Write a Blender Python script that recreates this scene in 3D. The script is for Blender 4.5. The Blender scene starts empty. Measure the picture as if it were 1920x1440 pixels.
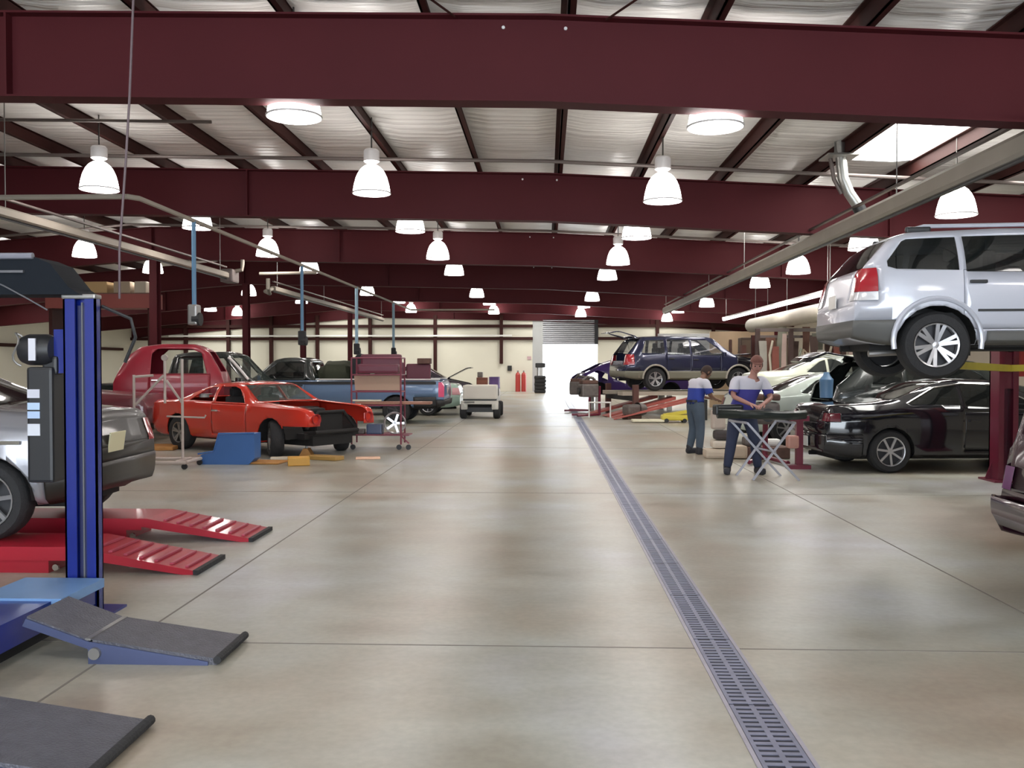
import bpy, bmesh, math, random
from mathutils import Vector, Matrix
import numpy as np
random.seed(7)
R = math.radians
PI = math.pi

# ------------------------------------------------------------------ camera, world, exposure
SC = bpy.context.scene
COL = SC.collection
EYE = 1.6
FPX = 1670.0
YAW = math.atan(64/1670.0)
PITCH = -math.atan(35/1670.0)
cam_d = bpy.data.cameras.new('camera')
cam_d.sensor_width = 36.0
cam_d.lens = FPX/1920*36.0
cam_d.clip_end = 400
cam = bpy.data.objects.new('camera', cam_d)
cam.location = (0, 0, EYE)
cam.rotation_euler = (PI/2+PITCH, 0, YAW)
COL.objects.link(cam)
SC.camera = cam
SC.view_settings.view_transform = 'Standard'
SC.view_settings.look = 'None'
SC.view_settings.gamma = 1
SC.view_settings.use_curve_mapping = False
SC.view_settings.exposure = 0.0
world = bpy.data.worlds.new('world'); SC.world = world
world.use_nodes = True
wn = world.node_tree.nodes; bgn = wn['Background']
bgn.inputs[0].default_value = (0.88, 0.94, 1.0, 1)
bgn.inputs[1].default_value = 7.0
LAMP_W = 14.0        # watts of each high-bay lamp
SHADE_E = 14.0
def area(name, loc, rot, sx, sy, w, col):
    d = bpy.data.lights.new(name, 'AREA'); d.shape = 'RECTANGLE'; d.size = sx; d.size_y = sy
    d.energy = w; d.color = col
    o = bpy.data.objects.new(name, d); o.location = loc; o.rotation_euler = rot; COL.objects.link(o)
    return o
# daylight coming in through the wide openings behind the photographer
area('daylight_opening', (0, -7.4, 2.2), (R(90), 0, 0), 14, 3.6, 540, (0.72, 0.86, 1.0))
# daylight through the far roll-up door
area('daylight_door', (1.4, 55.6, 1.5), (R(-90), 0, 0), 3.0, 3.0, 120, (0.9, 0.95, 1.0))

# ------------------------------------------------------------------ pixel helpers (1920x1440 frame)
_M = cam.rotation_euler.to_matrix()
def ray(px, py):
    return _M @ Vector(((px-960)/FPX, (720-py)/FPX, -1.0))
def atY(px, py, Y):
    d = ray(px, py); t = Y/d.y
    return Vector((0, 0, EYE))+d*t
def atZ(px, py, z=0.0):
    d = ray(px, py); t = (z-EYE)/d.z
    return Vector((0, 0, EYE))+d*t
def atX(px, py, X):
    d = ray(px, py); t = X/d.x
    return Vector((0, 0, EYE))+d*t

# ------------------------------------------------------------------ materials
MATS = {}
def mat(name, col, rough=0.5, metal=0.0, emit=None, es=0.0, alpha=1.0, var=0.0, vscale=3.0, bump=0.0, bscale=20.0, coat=0.0, spec=0.5, rvar=0.0):
    if name in MATS: return MATS[name]
    m = bpy.data.materials.new(name); m.use_nodes = True
    nt = m.node_tree; b = nt.nodes['Principled BSDF']
    b.inputs['Base Color'].default_value = (*col, 1)
    b.inputs['Roughness'].default_value = rough
    b.inputs['Metallic'].default_value = metal
    b.inputs['Alpha'].default_value = alpha
    b.inputs['Specular IOR Level'].default_value = spec
    if coat: b.inputs['Coat Weight'].default_value = coat; b.inputs['Coat Roughness'].default_value = 0.06
    if emit: b.inputs['Emission Color'].default_value = (*emit, 1); b.inputs['Emission Strength'].default_value = es
    if var or bump or rvar:
        tc = nt.nodes.new('ShaderNodeTexCoord')
        nz = nt.nodes.new('ShaderNodeTexNoise'); nz.inputs['Scale'].default_value = vscale; nz.inputs['Detail'].default_value = 5
        nt.links.new(tc.outputs['Object'], nz.inputs['Vector'])
        if var:
            mx = nt.nodes.new('ShaderNodeMix'); mx.data_type = 'RGBA'
            mx.inputs[6].default_value = (*[max(0, c*(1-var)) for c in col], 1)
            mx.inputs[7].default_value = (*[min(1, c*(1+var)) for c in col], 1)
            nt.links.new(nz.outputs['Fac'], mx.inputs[0]); nt.links.new(mx.outputs[2], b.inputs['Base Color'])
        if rvar:
            mr = nt.nodes.new('ShaderNodeMapRange'); mr.inputs[3].default_value = max(0, rough-rvar); mr.inputs[4].default_value = rough+rvar
            nt.links.new(nz.outputs['Fac'], mr.inputs[0]); nt.links.new(mr.outputs[0], b.inputs['Roughness'])
        if bump:
            n2 = nt.nodes.new('ShaderNodeTexNoise'); n2.inputs['Scale'].default_value = bscale; n2.inputs['Detail'].default_value = 3
            nt.links.new(tc.outputs['Object'], n2.inputs['Vector'])
            bp = nt.nodes.new('ShaderNodeBump'); bp.inputs['Strength'].default_value = bump; bp.inputs['Distance'].default_value = 0.02
            nt.links.new(n2.outputs['Fac'], bp.inputs['Height']); nt.links.new(bp.outputs['Normal'], b.inputs['Normal'])
    MATS[name] = m
    return m

M_maroon = mat('maroon_steel_paint', (0.076, 0.009, 0.013), 0.65, spec=.25, var=0.12, vscale=1.2)
M_purlin = mat('dark_primer_steel', (0.045, 0.012, 0.010), 0.65, spec=.25, var=0.15)
M_galv = mat('galvanised_duct', (0.42, 0.42, 0.40), 0.35, 0.75, var=0.1)
M_rail = mat('dusty_aluminium_rail', (0.30, 0.265, 0.22), 0.6, 0.1, var=0.12)
M_black = mat('black_plastic', (0.018, 0.018, 0.02), 0.45)
M_rubber = mat('tire_rubber', (0.022, 0.022, 0.024), 0.75, bump=0.3, bscale=60)
M_alloy = mat('alloy_wheel', (0.55, 0.55, 0.57), 0.3, 0.75)
M_darkrim = mat('dark_wheel_centre', (0.05, 0.05, 0.055), 0.5, 0.3)
M_chrome = mat('chrome', (0.8, 0.8, 0.82), 0.12, 1.0)
M_glass = mat('tinted_car_glass', (0.012, 0.014, 0.014), 0.04, alpha=0.86, spec=0.8)
M_glassc = mat('clear_car_glass', (0.10, 0.13, 0.12), 0.04, alpha=0.4, spec=0.9)
M_tail = mat('red_lamp_lens', (0.38, 0.02, 0.03), 0.15, coat=0.6)
M_lens = mat('clear_lamp_lens', (0.75, 0.75, 0.78), 0.12, 0.2)
M_amber = mat('amber_lens', (0.8, 0.42, 0.2), 0.15)
M_under = mat('underbody_black', (0.015, 0.014, 0.014), 0.8)
M_cabin = mat('dark_cabin_trim', (0.03, 0.03, 0.032), 0.8)
M_beigewall = mat('cream_wall_insulation', (0.80, 0.76, 0.64), 0.6, var=0.06, vscale=0.6)
M_white = mat('white_paint', (0.78, 0.77, 0.74), 0.45, var=0.05)
M_blue = mat('blue_lift_paint', (0.003, 0.014, 0.19), 0.3, var=0.15, coat=0.25)
M_red = mat('red_lift_paint', (0.40, 0.010, 0.028), 0.42, var=0.15, coat=0.2)
M_steel = mat('bare_steel', (0.32, 0.31, 0.3), 0.4, 0.7, var=0.2)
M_yellow = mat('yellow_paint', (0.6, 0.5, 0.06), 0.4, var=0.2)
M_lampwhite = mat('white_lamp_housing', (0.72, 0.70, 0.70), 0.35, 0.2)
M_shade = mat('glowing_acrylic_shade', (0.9, 0.88, 0.9), 0.3, emit=(1.0, 0.96, 0.92), es=SHADE_E)
M_tube = mat('lit_fluorescent_tube', (0.9, 0.9, 0.95), 0.3, emit=(1.0, 0.93, 1.0), es=5.0)
M_sky = mat('skylight_and_added_glow', (0.9, 0.9, 0.85), 0.4, emit=(1.0, 1.0, 0.95), es=11.0)

def floor_mat():
    m = bpy.data.materials.new('polished_concrete'); m.use_nodes = True
    nt = m.node_tree; b = nt.nodes['Principled BSDF']; N = nt.nodes.new; L = nt.links.new
    tc = N('ShaderNodeTexCoord')
    def noise(scale, det=4, stretch=None):
        n = N('ShaderNodeTexNoise'); n.inputs['Scale'].default_value = scale; n.inputs['Detail'].default_value = det
        if stretch:
            mp = N('ShaderNodeMapping'); mp.inputs['Scale'].default_value = stretch
            L(tc.outputs['Object'], mp.inputs['Vector']); L(mp.outputs[0], n.inputs['Vector'])
        else: L(tc.outputs['Object'], n.inputs['Vector'])
        return n
    def ramp(n, stops):
        r = N('ShaderNodeValToRGB'); e = r.color_ramp.elements
        e[0].position, e[0].color = stops[0][0], (*stops[0][1], 1)
        e[1].position, e[1].color = stops[1][0], (*stops[1][1], 1)
        for p, c in stops[2:]:
            x = e.new(p); x.color = (*c, 1)
        L(n.outputs['Fac'], r.inputs[0]); return r
    big = noise(0.55, 5, (1.0, 0.7, 1)); mid = noise(1.6, 6, (0.7, 1.5, 1)); fine = noise(22, 4)
    r1 = ramp(big, [(0.34, (0.36, 0.30, 0.235)), (0.66, (0.455, 0.46, 0.475)), (0.44, (0.38, 0.355, 0.29)), (0.54, (0.41, 0.415, 0.37))])
    r2 = ramp(mid, [(0.3, (0.80, 0.76, 0.72)), (0.7, (1.08, 1.09, 1.10))])
    r3 = ramp(fine, [(0.35, (0.93, 0.93, 0.93)), (0.65, (1.03, 1.03, 1.03))])
    def mul(a, c):
        mx = N('ShaderNodeMix'); mx.data_type = 'RGBA'; mx.blend_type = 'MULTIPLY'; mx.inputs[0].default_value = 1
        L(a, mx.inputs[6]); L(c, mx.inputs[7]); return mx.outputs[2]
    c = mul(mul(r1.outputs[0], r2.outputs[0]), r3.outputs[0])
    L(c, b.inputs['Base Color'])
    mr = N('ShaderNodeMapRange'); mr.inputs[3].default_value = 0.24; mr.inputs[4].default_value = 0.42
    L(mid.outputs['Fac'], mr.inputs[0]); L(mr.outputs[0], b.inputs['Roughness'])
    b.inputs['Specular IOR Level'].default_value = 0.38
    bp = N('ShaderNodeBump'); bp.inputs['Strength'].default_value = 0.12; bp.inputs['Distance'].default_value = 0.01
    wv = noise(2.2, 3, (0.5, 1.6, 1)); L(wv.outputs['Fac'], bp.inputs['Height']); L(bp.outputs[0], b.inputs['Normal'])
    return m
def roof_mat():
    m = bpy.data.materials.new('white_vinyl_roof_insulation'); m.use_nodes = True
    nt = m.node_tree; b = nt.nodes['Principled BSDF']; N = nt.nodes.new; L = nt.links.new
    b.inputs['Base Color'].default_value = (0.88, 0.86, 0.83, 1)
    b.inputs['Roughness'].default_value = 0.3
    b.inputs['Specular IOR Level'].default_value = 0.6
    tc = N('ShaderNodeTexCoord'); mp = N('ShaderNodeMapping'); mp.inputs['Scale'].default_value = (0.3, 4.2, 1)
    n = N('ShaderNodeTexNoise'); n.inputs['Scale'].default_value = 1.6; n.inputs['Detail'].default_value = 3
    L(tc.outputs['Object'], mp.inputs['Vector']); L(mp.outputs[0], n.inputs['Vector'])
    bp = N('ShaderNodeBump'); bp.inputs['Strength'].default_value = 0.8; bp.inputs['Distance'].default_value = 0.07
    L(n.outputs['Fac'], bp.inputs['Height']); L(bp.outputs[0], b.inputs['Normal'])
    return m
M_floor = floor_mat(); M_roof = roof_mat()

# ------------------------------------------------------------------ mesh builder
class MB:
    def __init__(s): s.v = []; s.f = []; s.mi = []; s.cur = 0
    def add(s, vs, fs):
        o = len(s.v); s.v += [tuple(p) for p in vs]; s.f += [tuple(o+i for i in f) for f in fs]; s.mi += [s.cur]*len(fs); return s
    def bb(s, x0, x1, y0, y1, z0, z1):
        return s.add([(x0,y0,z0),(x1,y0,z0),(x1,y1,z0),(x0,y1,z0),(x0,y0,z1),(x1,y0,z1),(x1,y1,z1),(x0,y1,z1)],
                     [(0,3,2,1),(4,5,6,7),(0,1,5,4),(1,2,6,5),(2,3,7,6),(3,0,4,7)])
    def box(s, c, d, rz=0.0):
        ca, sa = math.cos(rz), math.sin(rz); vs = []
        for z in (-.5, .5):
            for x, y in ((-.5,-.5),(.5,-.5),(.5,.5),(-.5,.5)):
                X, Y = x*d[0], y*d[1]; vs.append((c[0]+X*ca-Y*sa, c[1]+X*sa+Y*ca, c[2]+z*d[2]))
        return s.add(vs, [(0,3,2,1),(4,5,6,7),(0,1,5,4),(1,2,6,5),(2,3,7,6),(3,0,4,7)])
    def cbox(s, c, d, b=0.02):
        """box with chamfered vertical and horizontal edges"""
        bm = bmesh.new(); bmesh.ops.create_cube(bm, size=1)
        for v in bm.verts: v.co = Vector((v.co.x*d[0], v.co.y*d[1], v.co.z*d[2]))
        bmesh.ops.bevel(bm, geom=list(bm.edges), offset=min(b, min(d)*0.45), segments=2, affect='EDGES', profile=0.6)
        for v in bm.verts: v.co += Vector(c)
        bm.verts.index_update()
        s.add([v.co[:] for v in bm.verts], [[v.index for v in f.verts] for f in bm.faces]); bm.free(); return s
    def bar(s, a, b, w, h=None, up=(0,0,1)):
        h = h or w; a = Vector(a); b = Vector(b); d = (b-a).normalized(); u = Vector(up)
        if abs(d.dot(u)) > .98: u = Vector((1,0,0))
        r = d.cross(u).normalized(); u = r.cross(d)
        vs = [p+r*sx*w/2+u*sy*h/2 for p in (a, b) for sx, sy in ((-1,-1),(1,-1),(1,1),(-1,1))]
        return s.add(vs, [(0,1,2,3),(7,6,5,4),(0,4,5,1),(1,5,6,2),(2,6,7,3),(3,7,4,0)])
    def tube(s, pts, r, n=10, cap=True):
        pts = [Vector(p) for p in pts]; rs = r if isinstance(r, (list, tuple)) else [r]*len(pts)
        rings = []; prev = None
        for i, p in enumerate(pts):
            d = (pts[min(i+1, len(pts)-1)]-pts[max(i-1, 0)]).normalized()
            if prev is None:
                u = Vector((0,0,1)) if abs(d.z) < .9 else Vector((1,0,0))
                u = (u-d*u.dot(d)).normalized()
            else: u = (prev-d*prev.dot(d)).normalized()
            prev = u; w = d.cross(u)
            rings.append([p+(u*math.cos(2*PI*k/n)+w*math.sin(2*PI*k/n))*rs[i] for k in range(n)])
        vs = [v for g in rings for v in g]; fs = []
        for i in range(len(rings)-1):
            for k in range(n):
                a = i*n+k; b = i*n+(k+1)%n; fs.append((a, b, b+n, a+n))
        if cap: fs.append(tuple(range(n-1, -1, -1))); fs.append(tuple((len(rings)-1)*n+k for k in range(n)))
        return s.add(vs, fs)
    def lathe(s, prof, c=(0,0,0), axis='Z', n=24, cap=False):
        vs = []
        for r, h in prof:
            for k in range(n):
                a = 2*PI*k/n; x, y = r*math.cos(a), r*math.sin(a)
                p = (x, y, h) if axis == 'Z' else ((x, h, y) if axis == 'Y' else (h, x, y))
                vs.append((p[0]+c[0], p[1]+c[1], p[2]+c[2]))
        fs = []
        for i in range(len(prof)-1):
            for k in range(n):
                a = i*n+k; b = i*n+(k+1)%n; fs.append((a, b, b+n, a+n))
        if cap: fs.append(tuple(range(n))); fs.append(tuple((len(prof)-1)*n+k for k in range(n)))
        return s.add(vs, fs)
    def prism(s, poly, h0, h1, axis='Y'):
        """polygon (u,v) extruded; axis Y: (u,h,v); X: (h,u,v); Z: (u,v,h)"""
        f = {'Y': lambda u, v, h: (u, h, v), 'X': lambda u, v, h: (h, u, v), 'Z': lambda u, v, h: (u, v, h)}[axis]
        n = len(poly)
        vs = [f(u, v, h0) for u, v in poly]+[f(u, v, h1) for u, v in poly]
        fs = [tuple(range(n)), tuple(range(2*n-1, n-1, -1))]+[(i, (i+1) % n, (i+1) % n+n, i+n) for i in range(n)]
        return s.add(vs, fs)
    def sphere(s, c, r, nu=14, nv=9, sc=(1,1,1)):
        vs = []; fs = []
        for i in range(nv+1):
            t = PI*i/nv
            for k in range(nu):
                a = 2*PI*k/nu
                vs.append((c[0]+r*sc[0]*math.sin(t)*math.cos(a), c[1]+r*sc[1]*math.sin(t)*math.sin(a), c[2]+r*sc[2]*math.cos(t)))
        for i in range(nv):
            for k in range(nu):
                a = i*nu+k; b = i*nu+(k+1) % nu; fs.append((a, a+nu, b+nu, b))
        return s.add(vs, fs)
    def xf(s, M, start=0):
        s.v[start:] = [tuple(M @ Vector(p)) for p in s.v[start:]]; return s
    def build(s, name, m, parent=None, smooth=False, label=None):
        me = bpy.data.meshes.new(name); me.from_pydata(s.v, [], s.f)
        ms = m if isinstance(m, (list, tuple)) else [m]
        for x in ms: me.materials.append(x)
        if len(ms) > 1: me.polygons.foreach_set('material_index', s.mi)
        bm = bmesh.new(); bm.from_mesh(me); bmesh.ops.recalc_face_normals(bm, faces=bm.faces); bm.to_mesh(me); bm.free()
        if smooth:
            bm = bmesh.new(); bm.from_mesh(me); bmesh.ops.remove_doubles(bm, verts=bm.verts, dist=1e-5); bm.to_mesh(me); bm.free()
            me.shade_smooth()
            try: me.set_sharp_from_angle(angle=R(35))
            except Exception: pass
        o = bpy.data.objects.new(name, me); COL.objects.link(o)
        if parent: o.parent = parent
        if label: o['label'] = label
        return o

def tag(o, label=None, cat=None, group=None, kind=None):
    if label: o['label'] = label
    if cat: o['category'] = cat
    if group: o['group'] = group
    if kind: o['kind'] = kind
    return o
def empty(name, loc=(0,0,0), rz=0.0, label=None, cat=None, group=None):
    o = bpy.data.objects.new(name, None); o.location = loc; o.rotation_euler = (0, 0, rz); o.empty_display_size = .1
    COL.objects.link(o); return tag(o, label, cat, group)
def copy_tree(o, parent=None):
    c = o.copy(); COL.objects.link(c)
    if parent: c.parent = parent
    for ch in list(o.children): copy_tree(ch, c)
    return c
def struct(name, mb, m, label=None, smooth=False):
    o = mb.build(name, m, smooth=smooth); o['kind'] = 'structure'
    if label: o['label'] = label
    return o
# ================================================================== THE HALL
YB = [9.4+7.6*i for i in range(7)]      # rafter beams; the last lies on the end wall (Y = 55)
YE = YB[6]
TOPK = [(-26, 3.55+0.65), (-11, 3.86+EYE), (0, 3.63+EYE), (14, 2.86+EYE)]
def ztop(X):      # underside of the purlins = top of the rafters
    return float(np.interp(X, [k[0] for k in TOPK], [k[1] for k in TOPK]))
XL, XR = -26.0, 13.0
YW = -8.0
struct('floor', MB().bb(XL-.3, XR+.3, YW-.3, YE+.3, -0.12, 0), M_floor, 'polished grey beige concrete shop floor')
struct('ground', MB().bb(-60, 60, YE+.3, YE+70, -0.2, -0.02), mat('pale_yard_concrete', (0.75, 0.75, 0.73), 0.8), 'bright concrete yard outside the far door')
# saw-cut floor joints
jm = mat('floor_joint_dark', (0.19, 0.17, 0.15), 0.8)
k = 1
for X in (-2.41, 3.08, -8.0, 8.6):
    struct(f'trim_{k}', MB().bb(X-.007, X+.007, YW, YE, -.02, 0.0015), jm); k += 1
for i in range(8):
    Y = 5.04+6.1*i
    struct(f'trim_{k}', MB().bb(XL, XR, Y-.006, Y+.006, -.02, 0.0013), jm); k += 1
# ceiling: corrugated insulation sheets sagging a little between the purlins
PX = [0.23+1.52*i for i in range(-17, 9)]
sag = MB(); rows = []
xs = []
for a, b in zip([XL]+PX, PX+[XR]):
    for q in range(4): xs.append((a+(b-a)*q/4, q))
xs.append((XR, 0))
NY = 16
SKY = []      # skylight openings: (ix0, ix1, y0, y1)
for (x, q) in xs:
    rows.append((x, ztop(x)+.24-(0.05 if q in (1, 2, 3) else 0)))
verts = []; faces = []
ys = sorted(set([YW, 0.0]+[y for yb in YB for y in (yb,)]+[13.0, 15.6, 20.2, 22.6, 28, 30, 36, 38, 43.5, 45.5, 3.0, 6.0, 48.8, 53.6]))
for (x, z) in rows:
    for y in ys: verts.append((x, y, z))
ny = len(ys)
def is_sky(x0, x1, y0, y1):
    xm, ym = (x0+x1)/2, (y0+y1)/2
    for (a, b) in ((PX[-6], PX[-5]), (PX[-4], PX[-3])):
        if a < xm < b and any(p < ym < r for p, r in ((13, 15.6), (20.2, 22.6), (28, 30), (36, 38), (43.5, 45.5))): return True
    for n_ in (1, 3):  # unseen glowing panels added to brighten the left side wall
        if PX[n_] < xm < PX[n_+1] and any(p < ym < r for p, r in ((20.2, 22.6), (28, 30), (36, 38))): return True
    for n_ in (3, 8, 12, 16, 21):
        if PX[n_] < xm < PX[n_+1] and 48.8 < ym < 53.6: return True
    return False
holes = []
for i in range(len(rows)-1):
    for j in range(ny-1):
        if is_sky(rows[i][0], rows[i+1][0], ys[j], ys[j+1]): holes.append((i, j)); continue
        faces.append((i*ny+j, (i+1)*ny+j, (i+1)*ny+j+1, i*ny+j+1))
cm = MB(); cm.add(verts, faces)
struct('ceiling', cm, M_roof, 'white vinyl-faced insulation between the roof purlins', smooth=True)
sk = {}
for i, j in holes:
    key = (int((rows[i][0]-.23+152)//1.52), j)
    sk.setdefault(key, []).append((i, j))
wk = 1
for key, cells in sk.items():
    m_ = MB()
    for i, j in cells:
        (x0, z0), (x1, z1) = rows[i], rows[i+1]; y0, y1 = ys[j], ys[j+1]
        m_.add([(x0, y0, z0+.01), (x1, y0, z1+.01), (x1, y1, z1+.01), (x0, y1, z0+.01)], [(0, 1, 2, 3)])
    struct(f'window_{wk}', m_, M_sky, 'translucent roof skylight panel lit by daylight, left-wall ones added for light'); wk += 1
# roof deck above the insulation so no sky leaks in
# purlins (Z sections) running the length of the hall
for X in PX:
    z0 = ztop(X)
    m_ = MB().bb(X-.012, X+.012, YW, YE, z0, z0+.25).bb(X-.012, X+.075, YW, YE, z0, z0+.014).bb(X-.075, X+.012, YW, YE, z0+.21, z0+.225)
    struct(f'trim_{k}', m_, M_purlin); k += 1
# rafter beams : tapered I sections following the roof
ORD = ['nearest the camera', 'second from the camera', 'third from the camera', 'fourth from the camera', 'fifth from the camera', 'sixth from the camera, near the end wall', 'against the far end wall']
XSEG = [-26, -18.5, -11, -5.5, 0, 4.5, 9, 13]
for bi, Y in enumerate(YB):
    root = empty('roof_beam', (0, Y, 0), 0, f'deep maroon steel roof beam spanning the hall, {ORD[bi]}', 'beam', 'maroon roof beams')
    d = 0.88
    web = MB(); fl = MB(); fb = MB(); st = MB()
    for a, b in zip(XSEG[:-1], XSEG[1:]):
        for (m_, dz0, dz1, w) in ((web, -d, 0, .012), (fl, -.022, 0, .13), (fb, -d-.02, -d, .13)):
            za, zb = ztop(a), ztop(b)
            m_.add([(a,-w,za+dz0),(b,-w,zb+dz0),(b,w,zb+dz0),(a,w,za+dz0),(a,-w,za+dz1),(b,-w,zb+dz1),(b,w,zb+dz1),(a,w,za+dz1)],
                   [(0,3,2,1),(4,5,6,7),(0,1,5,4),(1,2,6,5),(2,3,7,6),(3,0,4,7)])
    web.build('web', M_maroon, root); fl.build('top_flange', M_maroon, root); fb.build('bottom_flange', M_maroon, root)
    for X in (-17.2, -11, -5.72, 6.4):
        z1 = ztop(X)-.02; z0 = ztop(X)-d
        MB().bb(X-.012, X+.012, -.125, -.013, z0, z1).build('stiffener_plate', M_maroon, root)
    if bi > 0:
        bo = MB()
    for X in (-.45, .2):
        MB().lathe([(0, 0), (.018, 0), (.018, .02), (0, .02)], (X, -.035, ztop(X)-.11), 'Y', 10).build('bolt_head', M_lampwhite, root)
# diagonal roof bracing rods in front of the first beam and sprinkler pipes
def pipe(name, pts, r, m, label, cat, group=None, n=8):
    o = MB().tube(pts, r, n).build(name, m, smooth=True); return tag(o, label, cat, group)
pipe('brace_rod', [(-.95, 9.3, ztop(-1)-.03), (-2.6, 5.6, ztop(-2.6)-.02)], .012, M_purlin, 'thin steel brace rod leaning left above the nearest beam', 'brace rod')
pipe('brace_rod', [(.62, 9.3, ztop(.6)-.03), (2.4, 5.6, ztop(2.4)-.02)], .012, M_purlin, 'thin steel brace rod leaning right above the nearest beam', 'brace rod')
M_pipe = mat('dark_sprinkler_pipe', (0.16, 0.13, 0.12), 0.5, 0.4)
for i, (Y, dz, w) in enumerate(((15.4, .30, 'second'), (23.2, .34, 'third'))):
    pts = [(X, Y, ztop(X)-.12-(.02 if i else 0)) for X in (-24, -11, -4, 0, 5, 11)]
    pipe('sprinkler_pipe', pts, .032, M_pipe, f'long dark pipe running across under the roof in front of the {w} beam', 'pipe')
pts = [(X, 13.2, ztop(X)-.1) for X in (-24, -11, -5.0)]
pipe('sprinkler_pipe', pts, .026, M_pipe, 'short dark cross pipe under the roof on the left, behind the nearest beam', 'pipe')
# end wall with girts, wall columns and the roll-up door opening
DX0, DX1, DZ = -.22, 3.05, 3.15
s30 = FPX/YE
ew = MB()
ew.bb(XL, -.82, YE, YE+.18, 0, 6); ew.bb(DX1+.12, XR, YE, YE+.18, 0, 6); ew.bb(-.82, DX1+.12, YE, YE+.18, 4.35, 6)
struct('wall_far', ew, M_beigewall, 'cream insulated end wall with maroon girts')
struct('wall_left', MB().bb(XL-.2, XL, YW, YE+.18, 0, 6), M_beigewall, 'cream side wall behind the left bays')
struct('wall_right', MB().bb(XR, XR+.2, YW, YE+.18, 0, 6), mat('tan_side_wall', (0.42, 0.36, 0.28), 0.7, var=0.15, vscale=.8), 'tan side wall behind the right bays')
struct('wall_back', MB().bb(XL, -8, YW-.2, YW, 0, 6).bb(8, XR, YW-.2, YW, 0, 6).bb(-8, 8, YW-.2, YW, 4.4, 6), M_beigewall, 'cream wall behind the camera with wide openings')
# door 1: ribbed steel curtain lowered a little
dr = MB(); z = 2.98
while z < 4.35:
    dr.prism([(YE-.02, z), (YE-.045, z+.035), (YE-.02, z+.09), (YE-.02, z+.12)], -.2, DX1-.05, 'X'); z += .12
dr.bb(-.2, DX1-.05, YE-.02, YE, 2.98, 4.36)
d1 = empty('door_1', (0, 0, 0)); d1['kind'] = 'structure'; d1['label'] = 'grey roll-up door curtain raised above the bright opening'
gm = mat('grey_door_steel', (0.50, 0.50, 0.54), 0.45, 0.2)
dr.build('door_curtain', gm, d1)
MB().bb(-.2, DX1-.05, YE-.06, YE-.02, 2.9, 2.99).build('bottom_bar', mat('door_bar_grey', (0.35, 0.35, 0.38), 0.5), d1)
MB().bb(-.84, -.2, YE-.02, YE+.02, 0, 4.36).build('side_panel', mat('light_grey_panel', (0.5, 0.5, 0.5), 0.6), d1)
MB().bb(DX1-.08, DX1+.14, YE-.1, YE+.02, 2.9, 4.4).build('track_housing', M_black, d1)
MB().bb(DX1-.03, DX1+.02, YE-.05, YE+.02, 0, 2.9).build('door_track', gm, d1)
# girts and wall columns
for z, x1 in ((4.02, -.82), (3.25, -.82)):
    struct(f'trim_{k}', MB().bb(XL, x1, YE-.2, YE, z-.09, z+.09), M_purlin); k += 1
    struct(f'trim_{k}', MB().bb(DX1+.14, XR, YE-.2, YE, z-.09, z+.09), M_purlin); k += 1
for X in (-22.5, -19.8, -17.1, -14.2, -10.9, -6.85, -2.76, 6.8, 10.2):
    struct(f'trim_{k}', MB().bb(X-.1, X+.1, YE-.24, YE-.003, 0 if X != -2.76 else 1.7, 4.7), M_purlin); k += 1
# pale light strip (pipe) along the upper girt of the end wall
pipe('wall_pipe', [(-23.5, YE-.3, 3.42), (-2.1, YE-.3, 3.42)], .055, mat('white_pipe', (0.95, 0.93, 0.9), 0.35), 'long white pipe running along the girt of the far wall', 'pipe')
for y0 in (16, 23.5, 31, 38.7, 46.3):
    struct(f'trim_{k}', MB().bb(XL, XL+.2, y0+.4, y0+7.2, 2.5, 2.66), M_purlin); k += 1
# free standing steel columns carrying the beams
def column(X, Y, label, w=.13, group='maroon columns under the roof beams'):
    h = ztop(X)-.9
    root = empty('steel_column', (X, Y, 0), 0, label, 'column', group)
    MB().bb(-.008, .008, -w, w, .02, h).build('web', M_maroon, root)
    MB().bb(-w*.8, w*.8, -w-.012, -w, .02, h).build('flange', M_maroon, root)
    MB().bb(-w*.8, w*.8, w, w+.012, .02, h).build('flange', M_maroon, root)
    MB().bb(-w*1.3, w*1.3, -w*1.5, w*1.5, 0, .02).build('base_plate', M_maroon, root)
for (X, bi, lab) in ((-10.95, 2, 'maroon steel column rising behind the red cab shell'), (-10.95, 3, 'maroon steel column rising behind the dark pickup windshield'),
                     (-10.95, 4, 'dark steel column rising behind the green tarp load'), (-10.5, 5, 'farther dark steel column rising behind the maroon parts rack'),
                     (10.1, 3, 'dark steel column standing among the hanging body panels'), (10.1, 4, 'maroon steel column by the plywood wall'),
                     (-21, 2, 'maroon steel column beyond the blue lift post'), (-21, 3, 'maroon steel column near the left side wall')):
    column(X, YB[bi], lab)

# ------------------------------------------------------------------ high-bay lamps
LR = .293
def make_lamp(zb):
    """origin at the centre of the shade's rim"""
    root = empty('bay_lamp')
    prof = [(LR, 0), (LR*.985, .05), (LR*.93, .14), (LR*.84, .24), (LR*.72, .32), (LR*.58, .38), (LR*.42, .42), (.09, .44)]
    MB().lathe(prof, n=28).build('lamp_shade', M_shade, root, True)
    MB().lathe([(LR, -.006), (LR+.012, 0), (LR+.012, .014), (LR-.004, .018)], n=28).build('rim_ring', M_lampwhite, root, True)
    MB().lathe([(.06, .40), (.06, .47), (.10, .48), (.125, .50), (.125, .66), (.10, .69), (.02, .70)], n=16).build('ballast_housing', M_lampwhite, root, True)
    l = bpy.data.lights.new('lamp_light', 'AREA'); l.shape = 'DISK'; l.size = LR*1.6; l.energy = LAMP_W; l.color = (1.0, 0.92, 0.84)
    lo = bpy.data.objects.new('lamp_light', l); lo.location = (0, 0, -.01); lo.parent = root; COL.objects.link(lo)
    return root
lamp0 = make_lamp(0); first = True
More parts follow.
